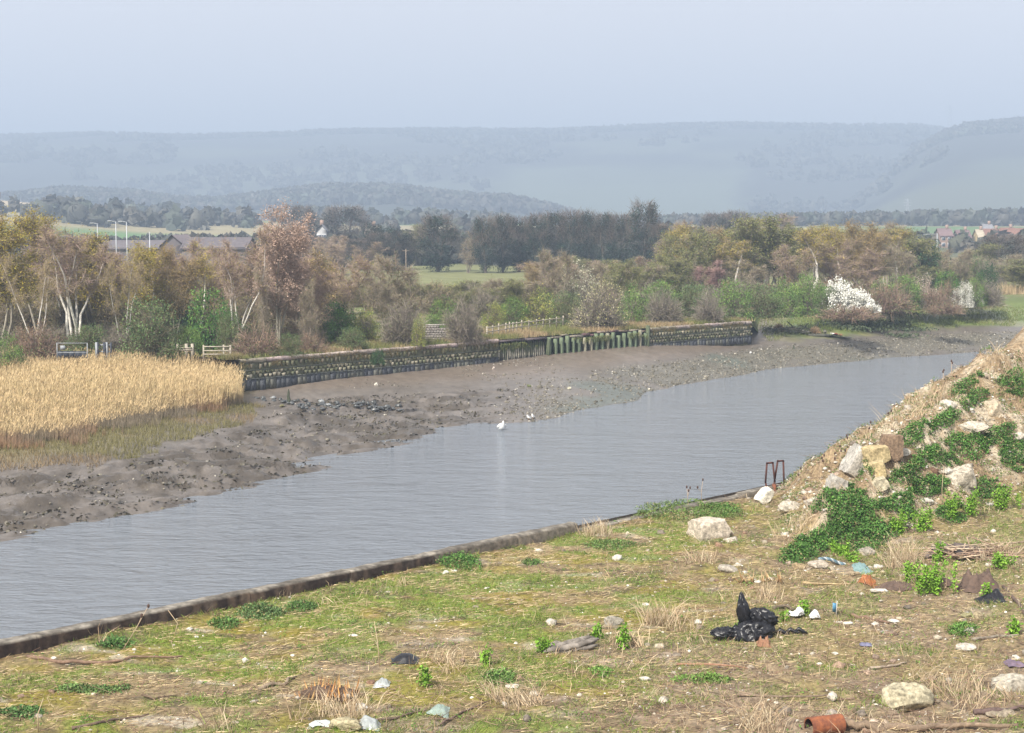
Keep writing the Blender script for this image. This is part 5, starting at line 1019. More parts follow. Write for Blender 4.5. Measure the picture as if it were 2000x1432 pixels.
# ---- ray hits on the quay surface
def hits(us, vs, t0=26., t1=85., n=620):
    us = np.asarray(us, float); vs = np.asarray(vs, float); a = (us-CU)/F; b = (CV-vs)/F; t = np.linspace(t0, t1, n)[None]
    X = a[:, None]*t; Y = (CP+b*SP)[:, None]*t; Z = CAMZ + (-SP+b*CP)[:, None]*t; out = np.zeros((len(us), 3)); ok = np.zeros(len(us), bool)
    for i in range(0, len(us), 400):
        sl_ = slice(i, i+400); H = quay(X[sl_], Y[sl_]); hit = Z[sl_] < H; k = hit.argmax(1); j = np.arange(len(k)); ok[sl_] = hit.any(1); out[sl_] = np.stack([X[sl_][j, k], Y[sl_][j, k], H[j, k]], 1)
    return out, ok
def hit(u, v): return hits([u], [v])[0][0]
def project(x, y, z):
    dz = z-CAMZ; f = y*CP - dz*SP; return CU + F*x/f, CV - F*(y*SP + dz*CP)/f
def scatter(n, r, smax=44, tmax=30):
    s = r.uniform(-10, smax, n); t = r.uniform(.05, tmax, n); x, y = st_xy(s, t); z = quay(x, y); u, v = project(x, y, z); k = (u > -60) & (u < 2060) & (v < 1500) & (y > 28); return x[k], y[k], z[k], t[k], s[k]

# ---- ground cover
r = rng(920); x, y, z, t, s = scatter(900000, r); h = heap(x, y)
rb = sst(0, 5, x-(y-48)*.25-2.5); dens = gmask(x, y)*(.41-.06*rb) + .06; dens = np.where(h > .1, .05, dens); dens *= sst(.1, .5, t); k = r.random(len(x)) < dens; x1, y1, z1 = x[k], y[k], z[k]; n = len(x1)
m = MB(); c = pal(r, n, ((.13,.22,.03),(.19,.26,.045),(.26,.25,.06),(.10,.18,.025))); L_ = r.uniform(.04,.14,n)*(1+.6*(fbm(x1*1.2,y1*1.2,2,922)>.6))
m.blades(np.stack([x1,y1,z1-.01],1), np.stack([r.normal(0,.6,n),r.normal(0,.6,n),r.uniform(.5,1,n)],1)*L_[:,None], .016, c*.8, c*1.15, r)
tag(m.obj('grass', M_LEAF), 'patchy short green grass on the near quay', 'grass', kind='stuff')
x, y, z, t, s = scatter(330000, r); k = r.random(len(x)) < .22+.5*sst(.45,.62,fbm(x*.6,y*.9,3,931)); x, y, z = x[k], y[k], z[k]; n = len(x); k = r.random(n) < 125000/n; x, y, z = x[k], y[k], z[k]; n = len(x)
a = QA - .5 + r.normal(0,.65,n); L_ = r.uniform(.06,.36,n); hp = heap(x, y) > .15
D = np.stack([np.cos(a), np.sin(a), r.normal(.04,.10,n)],1)*L_[:,None]; D[hp, 2] += (quay(x[hp]+D[hp,0], y[hp]+D[hp,1])-z[hp]); c = pal(r, n, ((.58,.46,.26),(.44,.32,.18),(.66,.54,.34),(.30,.20,.12)))
m = MB(); m.blades(np.stack([x,y,z+.012],1), D, .011*r.uniform(.6,1.6,n), c, c*.95, r)
tag(m.obj('straw_litter', M_DRY), 'dead straw and reed litter strewn over the near quay', 'straw', kind='stuff')
x, y, z, t, s = scatter(90000, r); rb = sst(0, 5, x-(y-48)*.25-2.5); ch = sst(.58,.72,fbm(x*.9,y*1.4,4,97)); k = r.random(len(x)) < (.03+.35*ch+.10*rb+.35*(heap(x,y)>.15)); x, y, z = x[k], y[k], z[k]; n = len(x); k = r.random(n) < min(1, 13000/n); x, y, z = x[k], y[k], z[k]; n = len(x)
m = MB(); m.rocks(np.stack([x,y,z],1), np.exp(r.normal(-4.0,.5,n))*(1+.9*(heap(x,y)>.15)), pal(r, n, ((.52,.47,.38),(.62,.58,.50),(.36,.30,.23),(.70,.67,.60))), r)
tag(m.obj('chalk_gravel', M_STONE), 'chalky gravel and rubble crumbs scattered on the near ground', 'gravel', kind='stuff')
x, y, z, t, s = scatter(30000, r); fm = fbm(x*.8+9,y*.8,3,941); k = r.random(len(x)) < .10*sst(.5,.65,fm)+.006; x, y, z = x[k], y[k], z[k]; nl = 9; q = np.repeat(np.arange(len(x)), nl); n = len(q)
m = MB(); m.leaves(np.stack([x[q]+r.normal(0,.06,n), y[q]+r.normal(0,.06,n), z[q]+r.uniform(.01,.10,n)],1), .055*r.uniform(.6,1.4,n), pal(r, n, ((.10,.19,.03),(.15,.25,.05),(.07,.14,.025))), r, flat=.4)
tag(m.obj('low_weeds', M_LEAF), 'small green weeds dotted over the near quay', 'weeds', kind='stuff')
x, y, z, t, s = scatter(60000, r); fm = fbm(x*.5+2,y*.5,3,951); rb = sst(0, 5, x-(y-48)*.25-2.5); hp = heap(x,y); k = r.random(len(x)) < .03+.34*sst(.47,.62,fm)*(.3+rb)+.2*(hp > .1)+.85*sst(42,35,y)*sst(.40,.54,fm)*sst(-7,-2,x)+.25*sst(1,5,x-(y-48)*.25)*sst(.45,.6,fm); x, y, z, hp = x[k], y[k], z[k], hp[k]; n = len(x)
m = MB(); L_ = r.uniform(.10,.42,n)*(1+.5*(hp>.1)); D = np.stack([r.normal(0,.35,n)-.3*(hp>.1), r.normal(0,.3,n)-.25*(hp>.1), r.uniform(.5,1,n)-.25*(hp>.1)],1)*L_[:,None]; c = pal(r, n, ((.48,.36,.22),(.38,.27,.17),(.60,.50,.35),(.30,.20,.13)))
m.blades(np.stack([x,y,z-.02],1), D, .012*r.uniform(.6,1.3,n), c*.85, c*1.1, r, bend=.22)
tag(m.obj('dry_stalks', M_DRY), 'sparse dry standing stalks on the rubble heap and quay', 'stalks', kind='stuff')

r = rng(955); n = 30000; x = r.uniform(7, 28, n); y = r.uniform(46, 76, n); hp = heap(x, y); k = (hp > .08) & (r.random(n) < .25+.75*sst(.42,.58,fbm(x*.6,y*.6,3,957))); x, y = x[k], y[k]; n = len(x); z = quay(x, y); gx_ = (heap(x+.2,y)-heap(x-.2,y)); gy_ = (heap(x,y+.2)-heap(x,y-.2)); g_ = np.hypot(gx_,gy_)+1e-6
L_ = r.uniform(.12,.6,n); dx = -gx_/g_+r.normal(0,.5,n); dy = -gy_/g_+r.normal(0,.5,n); q_ = np.hypot(dx,dy); dx = dx/q_*L_; dy = dy/q_*L_; c = pal(r, n, ((.50,.38,.24),(.38,.27,.18),(.60,.49,.34),(.28,.19,.13)))
m = MB(); m.blades(np.stack([x,y,z+.02],1), np.stack([dx,dy,quay(x+dx,y+dy)-z+r.uniform(0,.12,n)],1), .014, c, c*.95, r, bend=.05)
tag(m.obj('heap_straw', M_DRY), 'flattened dead straw hanging down the rubble heap', 'straw', kind='stuff')

x = r.uniform(7, 28, 14000); y = r.uniform(46, 76, 14000); k = (heap(x, y) > .1) & (fbm(x*.7+3, y*.7, 3, 959) > .50); x, y = x[k], y[k]; q = np.repeat(np.arange(len(x)), 8); n = len(q); xx = x[q]+r.normal(0,.09,n); yy = y[q]+r.normal(0,.09,n)
m = MB(); m.leaves(np.stack([xx, yy, quay(xx, yy)+r.uniform(.02,.16,n)],1), .07*r.uniform(.6,1.3,n), pal(r, n, ((.09,.17,.035),(.14,.19,.05),(.07,.13,.03),(.2,.2,.08))), r, flat=.3)
tag(m.obj('heap_weeds', M_LEAF), 'thin creeping green weeds over the rubble heap', 'weeds', kind='stuff')
x, y, z, t, s = scatter(9000, r); rb = sst(0, 5, x-(y-48)*.25-2.5); k = r.random(len(x)) < .02+.10*rb+.22*(heap(x,y)>.1)+.06*sst(38,32,y); x, y, z = x[k], y[k], z[k]; n = len(x)
m = MB(); m.rocks(np.stack([x,y,z+.01],1), np.exp(r.normal(-2.75,.45,n)), pal(r, n, ((.46,.40,.30),(.34,.28,.21),(.55,.50,.42),(.30,.18,.12),(.24,.2,.16))), r, base=ICO1)
tag(m.obj('rubble', M_STONE), 'broken brick and concrete lumps scattered over the tip', 'rubble', kind='stuff')
x, y, z, t, s = scatter(70000, r); rb = sst(0, 5, x-(y-48)*.25-2.5); k = r.random(len(x)) < .03+.30*rb+.25*sst(38,32,y); x, y, z = x[k], y[k], z[k]; n = len(x); a = r.uniform(0,6.28,n); L_ = r.uniform(.1,.6,n)
m = MB(); D = np.stack([np.cos(a)*L_, np.sin(a)*L_*.6, r.normal(.03,.08,n)],1); m.segs(np.stack([x,y,z+.015],1), np.stack([x,y,z+.02],1)+D, .008, .004, pal(r, n, ((.22,.14,.10),(.15,.10,.075),(.34,.24,.16))))
tag(m.obj('twig_litter', M_DRY), 'dead brown twigs littering the rubbly ground', 'twigs', kind='stuff')

# ---- nettle patches on the heap, oval green clumps by the parapet
NC = ((.07,.165,.03),(.105,.215,.045),(.05,.125,.025)); LC = ((.17,.34,.03),(.24,.42,.05),(.13,.27,.025)); r = rng(960)
def patch(u, v, w_, h_, label, cols=NC, hgt=.26, dens=1.0, name='nettle_patch', cat='nettles', tilt=0., ls=.075):
    n = int(w_*h_*.19*dens)+60; a = r.uniform(0,6.28,n); q = np.sqrt(r.random(n)); du = np.cos(a)*q*w_/2; dv = np.sin(a)*q*h_/2; ed = 1-.55*q**2
    wob = 1+.35*(fbm(np.cos(a)*1.5+u, np.sin(a)*1.5+v, 2, 5)-.5)*2; du = du*wob; dv = dv*wob
    ct, st_ = math.cos(tilt), math.sin(tilt); pts, ok = hits(u+du*ct-dv*st_, v+du*st_+dv*ct); gp = (fbm(pts[:,0]*2.2+5, pts[:,1]*2.2, 2, 966) > .30) | (cat != 'nettles'); ok = ok & gp; pts, ed = pts[ok], ed[ok]; n = len(pts); c0 = hit(u, v+h_*.3)
    cl = fbm(pts[:,0]*3, pts[:,1]*3, 3, 962); zz = hgt*ed*(.35+1.1*cl); m = MB(); lay = 3
    for i in range(lay):
        cc = pal(r, n, cols, .28)*(.65+.7*cl)[:, None]; dd = r.random(n) < .06; cc[dd] = (.30,.26,.12); m.leaves(np.stack([pts[:,0]+r.normal(0,.05,n), pts[:,1]+r.normal(0,.05,n), pts[:,2]+zz*(1-i*.28)+r.normal(0,.015,n)],1)-c0, ls*r.uniform(.7,1.3,n), cc, r, flat=.2, asp=.62)
    k = slice(0, n, 4); m.blades(pts[k]-c0-[0,0,.02], np.stack([np.zeros(len(zz[k])),np.zeros(len(zz[k])),zz[k]],1), .012, (.06,.11,.03), (.06,.11,.03), r)
    tag(m.obj(name, M_LEAF, None, False, tuple(c0)), label, cat, 'green patches on the rubble heap' if cat == 'nettles' else None)
for a in [(1865,888,140,52,'largest nettle patch above the big pocked boulder',-.25),(1735,1010,120,74,'round nettle patch in the middle of the heap below the boulder',-.3),(1650,1008,60,110,'long nettle strip running down the left side of the heap',.55),(1690,1058,110,52,'nettle patch at the foot of the heap above the lime shoots',-.3),(1590,1070,100,46,'lowest nettle patch at the left foot of the heap',-.5),(1812,958,84,50,'nettle patch left of the big pocked boulder',-.2),(1982,892,60,70,'nettle patch at the right edge beside the big boulder',-.4),(1790,852,80,34,'small nettle patch high on the left slope of the heap',-.45),(1906,785,54,30,'nettle patch near the top of the heap',-.5),(1986,764,40,34,'nettle patch at the top right edge of the heap',-.4),(1975,742,60,26,'topmost green tuft on the heap at the right edge',-.4),(1930,962,70,36,'nettle strip along the foot of the big pocked boulder',-.1),(1560,1086,60,26,'small nettle tuft left of the blue rope',-.3),(1700,915,44,34,'nettle tuft right of the yellow blocks on the slope',-.6),(1800,905,60,24,'narrow nettle band left of the largest patch',-.6),(1860,1010,60,40,'nettle tuft above the brush pile',0),(1765,935,70,28,'nettle band between the yellow blocks and the round patch',-.6),(1845,828,70,24,'narrow nettle band under the crest stalks',-.5),(1945,858,80,30,'nettle patch right above the largest patch',-.4),(1640,1040,90,24,'thin nettle streak along the left foot of the heap',-.6),(1610,985,60,22,'small nettle tuft on the left shoulder of the heap',-.6),(1885,760,70,22,'grassy green streak along the upper crest',-.5)]:
    patch(a[0], a[1], a[2]*1.05, a[3]*1.0, a[4], tilt=a[5], hgt=.32)
for a in [(900,1104,86,26,'oval dark green clump against the parapet',NC,.3),(590,1188,56,20,'green clump at the parapet left of the oval one',((.09,.17,.04),(.06,.13,.03)),.16),(515,1200,90,26,'pale feathery green clump beside the parapet',((.11,.18,.06),(.09,.15,.05)),.18),(440,1222,60,20,'small green tuft by the white rock near the parapet',((.09,.17,.04),),.14),(225,1262,60,18,'green tuft beside the leaning teasel stem',((.07,.15,.04),(.1,.2,.05)),.16),(1350,1002,230,36,'long band of rough green grass at the quay edge left of the ladder',((.10,.18,.04),(.15,.2,.06)),.2),(1405,1000,90,26,'thicker green tuft in the band left of the ladder',NC,.2),(180,1350,150,16,'flat green weed mat in the left foreground',((.10,.18,.05),(.13,.2,.06)),.08),(40,1395,100,18,'flat green weed mat at the bottom left corner',((.09,.18,.05),),.1),(975,1328,60,24,'grassy green tuft right of the lime shoots in the foreground',((.12,.21,.05),),.16),(1175,1316,34,16,'little leafy green tuft in the middle foreground',((.14,.26,.05),),.12),(1200,1065,110,20,'thin green patch below the tan grass tuft',((.11,.18,.05),),.1),(1040,1100,40,12,'small green mat right of the oval clump',((.09,.16,.04),),.08),(1370,1330,120,16,'bright grass patch in the right foreground',((.14,.24,.05),),.1),(1880,1235,60,26,'bright green weeds near the right rubble',((.13,.25,.05),(.1,.2,.04)),.14)]:
    patch(a[0], a[1], a[2], a[3], a[4], cols=a[5], hgt=a[6], name='green_clump', cat='weeds', ls=.06)
def shoots(u, v, hpx, wpx, label, cols=LC):
    p = hit(u, v); s_ = p[1]/F; H = hpx*s_; W = wpx*s_; m = MB(); ns = max(3, int(wpx/6)); sm = MB()
    for i in range(ns):
        b0 = np.array([r.normal(0,W*.16), r.normal(0,W*.1), -.03]); tip = b0 + [r.normal(0,W*.16), r.normal(0,W*.1), H*r.uniform(.55,1.05)]; sm.tube(np.array([b0,(b0+tip)/2+r.normal(0,.01,3),tip]), [.008,.006,.003], 4, (.14,.18,.05))
        n = int(46*H/.5)+18; t_ = r.uniform(.1,1.03,n)[:,None]; m.leaves(b0*(1-t_)+tip*t_+r.normal(0,.05,(n,3)), .085*r.uniform(.6,1.3,n), pal(r, n, cols), r, flat=.2)
    e = empty('leafy_shoot', p, label, 'plant', 'lime-green shoots'); sm.obj('stem', M_LEAF, e); m.obj('foliage', M_LEAF, e)
for a in [(945,1302,40,22,'lime shoot right of the orange stump in the foreground'),(830,1342,44,24,'lime shoot just right of the black plastic scrap'),(1168,1250,36,28,'leafy shoot growing over the grey log'),(1220,1268,50,30,'tall shoot right of the grey log'),(1437,1250,32,24,'bright shoot in front of the black bag'),(1572,1204,44,20,'shoot between the two white bag lumps'),(1815,1160,70,80,'bushy lime plant in front of the brown cloth'),(1772,1140,50,24,'slim lime shoot left of the bushy lime plant'),(1832,1098,40,30,'shoot in front of the brush pile'),(1955,1110,36,50,'low bright plant right of the brush pile'),(1755,1046,50,40,'lime plant at the foot of the heap'),(1800,1038,52,50,'lime plant right of the one at the heap foot'),(1862,1020,60,44,'lime plant below the nettles at the right'),(1900,1012,60,34,'lime shoot between two others under the boulder'),(1962,995,50,60,'dark green round plant near the right edge'),(1925,1165,30,20,'small shoot beside the brown cloth'),(1665,1098,26,30,'small shoot right of the blue rope'),(1060,1276,30,30,'weedy shoot left of the grey log'),(1645,1084,30,50,'low lime growth at the left foot of the heap'),(1530,1215,22,16,'tiny shoot right of the black bag'),(1985,1240,30,40,'leafy plant at the right edge')]:
    shoots(*a)

# ---- dry stalk clumps
def stalks(u, v, wpx, hpx, n, label, cols=((.52,.40,.26),(.42,.30,.19),(.62,.52,.36)), wd=.016, spread=.18, name='stalk_clump', cat='dry stalks'):
    p = hit(u, v); s_ = p[1]/F; W = wpx*s_; H = hpx*s_; m = MB(); cx_ = r.normal(0, W*.22, 9); k_ = r.integers(0, 9, n); x = cx_[k_] + r.normal(0, W*.09, n); y = r.normal(0, W*.28, 9)[k_] + r.normal(0, W*.08, n); z = quay(p[0]+x, p[1]+y)-p[2]-.03; c = pal(r, n, cols)
    m.blades(np.stack([x,y,z],1), (np.stack([r.normal(0,spread*1.7,n),r.normal(0,spread*1.7,n),np.ones(n)],1)+np.concatenate([r.normal(0,.25,(9,2)),np.zeros((9,1))],1)[k_])*(H*r.uniform(.15,1.0,n)**1.2)[:,None], wd*r.uniform(.5,1.2,n), c*.85, c*1.1, r, bend=.14)
    tag(m.obj(name, M_DRY, None, False, tuple(p)), label, cat, 'clumps of dry stalks', 'stuff' if 'foot of the parapet' in label or 'at the parapet' in label else None)
for a in [(1165,1044,100,40,260,'tan grass tuft hanging over the end of the parapet'),(660,1400,150,80,240,'dry stalks in front of the orange stump and white foam'),(1310,1225,110,70,420,'dense dry stalks left of the black bag'),(1240,1262,70,50,140,'dry stalks right of the grey log'),(1760,1110,110,70,420,'tall dry stalks left of the brush pile'),(1795,1140,90,40,240,'pale cut stalks below the brush pile'),(1960,1090,80,56,260,'dry stalks right of the brush pile'),(1880,1350,180,60,420,'dry stalks between the two crumbly rocks at the right'),(1010,1380,150,60,260,'thin dry stalks in the middle foreground'),(870,1300,90,50,120,'dry stalks left of the grey log'),(1500,1175,90,50,160,'dry stalks right above the black bag'),(1480,1420,160,90,220,'dry stalks at the bottom edge right of centre'),(1380,1100,110,40,180,'straw-coloured stalks below the squared block'),(1560,1030,120,46,220,'pale stalks on the left slope of the heap'),(1740,850,120,50,220,'pale stalks along the crest of the heap'),(1830,790,120,50,200,'pale stalks higher on the crest of the heap'),(1950,710,120,44,260,'dry grass at the top of the heap'),(1620,960,100,46,200,'dry grass on the crest beside the ladder'),(430,1432,60,70,30,'few thin stalks at the bottom left'),(630,1175,150,26,120,'short dry stems along the foot of the parapet'),(760,1150,140,24,110,'short dry stems at the parapet in the middle'),(195,1262,30,62,24,'spindly dry plant in front of the parapet at the left')]:
    stalks(*a)
for u, v, hpx, lab in [(742,1305,92,'single tall pale stem in the middle foreground'),(340,1245,52,'single dry stem against the parapet'),(1840,1000,90,'long pale stem leaning across the nettles'),(1215,1300,44,'pale stem right of the lime shoot'),(75,1432,70,'thin stem at the bottom left')]:
    p = hit(u, v); h_ = hpx*p[1]/F; MBs = MB().tube([(0,0,-.05),(r.normal(0,.03),0,h_/2),(r.normal(0,.08),0,h_)], [.012,.010,.006], 5, (.55,.43,.28)); tag(MBs.obj('dead_reed', M_DRY, None, False, tuple(p)), lab, 'dead reed', 'single dry stems')
# teasels
def teasel(u, v, hpx, lean, label, nh=1):
    p = hit(u, v); s_ = p[1]/F; H = hpx*s_; e = empty('teasel', p, label, 'teasel', 'dead teasels'); tip = np.array([lean*H, 0, H]); mid = tip*.5+[r.normal(0,.03),0,0]
    MB().tube([(0,0,-.05), mid, tip], [.011,.009,.007], 5, (.46,.35,.25)).obj('stem', M_DRY, e)
    for i in range(nh):
        q = tip if i == 0 else mid + (tip-mid)*r.uniform(.2,.8) + [r.normal(0,.16),0,r.uniform(.02,.15)]
        if i: MB().tube([mid, (mid+q)/2+[0,0,-.03], q], [.006,.005,.004], 4, (.46,.35,.25)).obj('branch', M_DRY, e)
        MB().add(ICO1[0]*[.032,.032,.055]*(1+r.normal(0,.06,(len(ICO1[0]),1)))+q, ICO1[1], (.09,.055,.045)).obj('seed_head', M_DRY, e)
for a in [(238,1270,88,.62,'leaning teasel with a dark head before the parapet',2),(1370,985,48,.05,'teasel left of the rusty ladder',2),(1345,992,40,-.1,'shorter teasel left of the rusty ladder',3),(1556,950,36,.2,'teasel just right of the rusty ladder',2),(1600,940,46,.1,'first teasel on the crest right of the ladder',2),(1622,925,40,.2,'second teasel on the crest right of the ladder',3),(1640,915,44,0,'third teasel on the crest, with three heads',3),(1660,900,48,-.15,'teasel beside the grey standing slab',2),(1695,875,46,.1,'green-topped teasel above the yellow blocks',2),(1740,845,40,0,'teasel midway up the crest of the heap',2),(1838,770,44,.1,'teasel near the upper crest',2),(1862,755,50,-.1,'tallest teasel near the top of the crest',2)]:
    teasel(*a)

# ---- rusty ladder hoops on the quay edge
p = hit(1512, 962); s_ = p[1]/F; e = empty('ladder_hoops', p, 'pair of rusty steel ladder hoops standing on the quay edge', 'ladder')
def hoop(pp, nm, dy, col=M_RUST, w_=.06):
    q = np.array([((a-1512)*s_, dy, (957-b)*s_) for a, b in pp])
    m = MB()
    for a, b in zip(q[:-1], q[1:]):
        d = b-a; L = np.linalg.norm(d); d /= L; m.box((a+b)/2, (L+w_*.8, w_, w_), ax=d, ay=np.array([0,1.,0]))
    m.obj(nm, col, e)
hoop([(1499,957),(1494.6,938),(1497,900),(1508.5,899),(1513,936),(1510,957)], 'left_hoop', 0)
hoop([(1512.6,957),(1513.2,936),(1519,896.5),(1530,896),(1532.3,945),(1532.5,957)], 'right_hoop', .10)
hoop([(1499,956),(1510,957)], 'foot_bar', .02); MB().box((0,.05,.12), (.14,.2,.34), jit=.02, r=rng(3)).obj('bracket', nmat('bright_rust', (.30,.12,.07), (.14,.06,.04), 18, .9), e)

# ---- boulders, slabs and rubble
PALE_ = (.50,.42,.31); GREYS = (.44,.41,.36); YEL = (.50,.40,.22)
def boulder(i, u, v, w_, h_, label, col=PALE_, cuts=9, pock=0, name='boulder', cat='rock', tilt=0., sink=.22, base=None, dep=.8, rough=.10):
    p = hit(u, v); s_ = p[1]/F; w_ *= .9; h_ *= .9; col = tuple(np.array(col)*.86); rk = rng(1000+i); m = rockmesh(rk, (w_*s_*1.12, w_*s_*dep, h_*s_*1.2), cuts, col, base, rough, pock); o = m.obj(name, M_STONE, None, False, (p[0], p[1]+w_*s_*.15, p[2]+h_*s_*(.5-sink)))
    o.rotation_euler = (0, tilt, 0); return tag(o, label, cat, 'rubble on the near bank')
def slabm(i, u, v, w_, h_, dep, label, col, tilt=(0,0,0), name='concrete_block', cat='block', mat=None):
    p = hit(u, v); s_ = p[1]/F; W, D_, H = w_*s_, dep*s_, h_*s_; rk = rng(1100+i); nx = 9; V, Fc = [], []
    g = np.linspace(-1,1,nx); m = MB()
    for ax in range(3):
        for sg in (-1,1):
            A, B = np.meshgrid(g, g, indexing='ij'); Q = np.zeros(A.shape+(3,)); Q[..., ax] = sg; Q[..., (ax+1)%3] = A; Q[..., (ax+2)%3] = B
            n3 = np.linalg.norm(Q, axis=-1, keepdims=True); Q = Q/np.maximum(1, n3/1.5)      # knock the corners off
            f = fbm(Q[...,0]*2+Q[...,2]*1.3+i, Q[...,1]*2-Q[...,2]*1.9, 3, 55+i)-.5; Q = Q*(1+f*.22)[..., None]; Q = Q*np.array([W/2,D_/2,H/2])
            grid(m, Q[...,0], Q[...,1], Q[...,2], np.asarray(col)*(.75+.5*fbm(Q[...,0]*9, Q[...,1]*9+Q[...,2]*7, 3, 7))[..., None])
    o = m.obj(name, mat or M_STONE, None, False, (p[0], p[1]+D_*.3, p[2]+H*.38)); o.rotation_euler = tilt; return tag(o, label, cat, 'rubble on the near bank')
slabm(1, 1386, 1052, 62, 38, 60, 'squared pale concrete block at the foot of the heap', (.58,.50,.40), (0,0,.4)); slabm(2, 1494, 984, 16, 34, 34, 'white slab leaning below the rusty ladder', (.70,.65,.55), (0,.75,.3), 'stone_slab', 'slab')
slabm(3, 1672, 925, 26, 60, 50, 'grey pocked slab standing on the crest of the heap', GREYS, (0,.55,.2), 'stone_slab', 'slab'); slabm(4, 1712, 905, 44, 30, 40, 'yellowish block near the crest with a dark crack under it', YEL, (0,-.1,.3)); slabm(5, 1712, 938, 40, 34, 40, 'yellow block just below the cracked one', YEL, (0,-.25,-.2)); slabm(6, 1742, 900, 40, 50, 30, 'brown standing slab among the dry grass', (.26,.18,.12), (0,.1,.2), 'stone_slab', 'slab')
slabm(7, 1715, 958, 36, 22, 36, 'pale block with a black hollow beneath it', (.52,.46,.33), (0,-.3,.1)); slabm(8, 1636, 958, 34, 28, 34, 'mottled grey block low on the crest', GREYS, (0,.4,.1))
for i, a in enumerate([(1880,955,78,66,'big pale pocked boulder in the middle of the heap',(.60,.53,.42),7,.09),(1940,812,52,46,'pale boulder high on the heap',(.56,.47,.34),8,0),(1900,845,70,26,'long pale rock face on the upper heap',(.60,.54,.44),8,0),(1850,800,40,20,'flat pale stone on the upper slope',(.62,.57,.48),8,0),(1760,890,40,22,'pale rock on the slope above the yellow blocks',(.60,.55,.46),8,0),(1990,862,30,22,'pale rock at the right edge of the heap',(.58,.53,.44),8,0),(1598,1110,42,20,'flat pale boulder beside the blue rope',(.52,.45,.36),8,0),(1560,1112,30,16,'ochre stone left of the blue rope',(.45,.34,.20),8,0),(1770,1392,120,70,'crumbly yellow concrete lump in the bottom right foreground',(.54,.48,.33),5,.05),(1980,1352,84,50,'rounded pale rock at the right edge of the foreground',(.54,.49,.40),9,.03),(1196,1222,44,24,'grey stone beside the grey log',(.38,.35,.29),9,0),(1888,1270,46,14,'flat pale stone with an ochre end in the right foreground',(.60,.55,.46),9,0),(1912,1212,24,20,'triangular tan stone at the right',(.45,.37,.23),5,0),(1888,1208,22,12,'mossy tan stone left of the triangular one',(.36,.33,.18),8,0),(1895,1238,34,14,'light grey stone in the right rubble',(.50,.46,.39),9,0),(1690,1085,50,20,'grey stone at the foot of the heap',(.38,.34,.28),9,0),(1670,1125,22,12,'small ochre stone near the turquoise net',(.45,.36,.24),9,0),(1730,1240,24,10,'small flat grey stone in the right foreground',(.42,.38,.32),9,0),(675,1425,70,26,'crumbly yellow rubble lump at the bottom edge',(.55,.48,.30),5,.04),(1540,1000,46,24,'pale rubble lump below the leaning white slab',(.60,.54,.44),7,.03),(1590,990,40,22,'pale rubble lump on the left slope',(.58,.52,.43),7,.03),(1420,1120,50,20,'grey broken stone below the squared block',(.45,.40,.33),9,0),(1960,1400,70,14,'flat muddy stone at the bottom right',(.36,.30,.22),9,0),(1850,930,24,16,'small pale stone left of the pocked boulder',(.6,.55,.47),9,0),(1808,985,34,16,'pale stone between two nettle patches',(.66,.61,.53),9,0)]):
    boulder(i, a[0], a[1], a[2], a[3], a[4], col=a[5], cuts=a[6], pock=a[7])
# ---- white litter
M_FOAM = nmat('white_foam', (.74,.72,.66), (.42,.38,.31), 9, .85, .012, 34); WF = (.78,.77,.73)
for i, a in enumerate([(870,1122,16,12,'white lump at the oval green clump'),(1206,1094,26,22,'white chalky lump behind the middle of the quay'),(1650,1222,40,11,'long white foam strip in the right foreground'),(1364,1222,28,16,'white foam piece left of the black bag'),(371,1234,18,13,'round white rock near the parapet'),(384,1247,12,8,'small white rock below the round one'),(105,1288,16,9,'white scrap beside the long driftwood stick'),(1259,1328,34,12,'flat white piece in the middle foreground'),(672,1372,52,28,'large white foam piece under the orange stump'),(700,1392,40,20,'pinkish white foam right of the large foam piece'),(1720,1157,46,10,'flat pale piece in front of the rusty scrap'),(1830,1042,12,9,'small white stone under the nettles'),(1940,1042,14,9,'white stone in the rubble at the right'),(1715,1110,32,14,'white piece of foam right of the turquoise net'),(1455,1122,14,10,'little white stone below the squared block'),(1745,1216,32,9,'thin white strip right of the foam strip'),(1262,1184,20,9,'white crumpled scrap in the middle of the quay'),(1630,1280,18,8,'white chalk crumbs at the right foreground'),(985,1380,18,14,'white scrap among thin stalks in the foreground'),(1700,1110,14,8,'tiny white scrap by the net'),(1480,1140,16,9,'pale scrap below the dry stalks'),(1000,1345,40,6,'thin white strip behind the grassy tuft'),(950,1152,14,6,'pale flat chip on the moss'),(262,1272,10,8,'cream stone at the parapet foot'),(690,1244,24,5,'pale gravel streak chip left of centre'),(1905,1160,12,8,'white chip near the brown cloth'),(1600,1300,16,8,'chalk lump in the right grass'),(1985,1290,24,22,'pale broken stone at the right edge')]):
    o = boulder(200+i, a[0], a[1], a[2]*.85, a[3]*.85, a[4], col=WF, cuts=9, name='white_scrap', cat='litter', base=ICO2, sink=.32, rough=.13); o.data.materials.clear(); o.data.materials.append(M_FOAM); o['group'] = 'white litter on the near quay'
M_PLAS = nmat('clear_plastic', (.44,.47,.46), (.27,.29,.28), 5, .25, .01, 12, spec=.6)
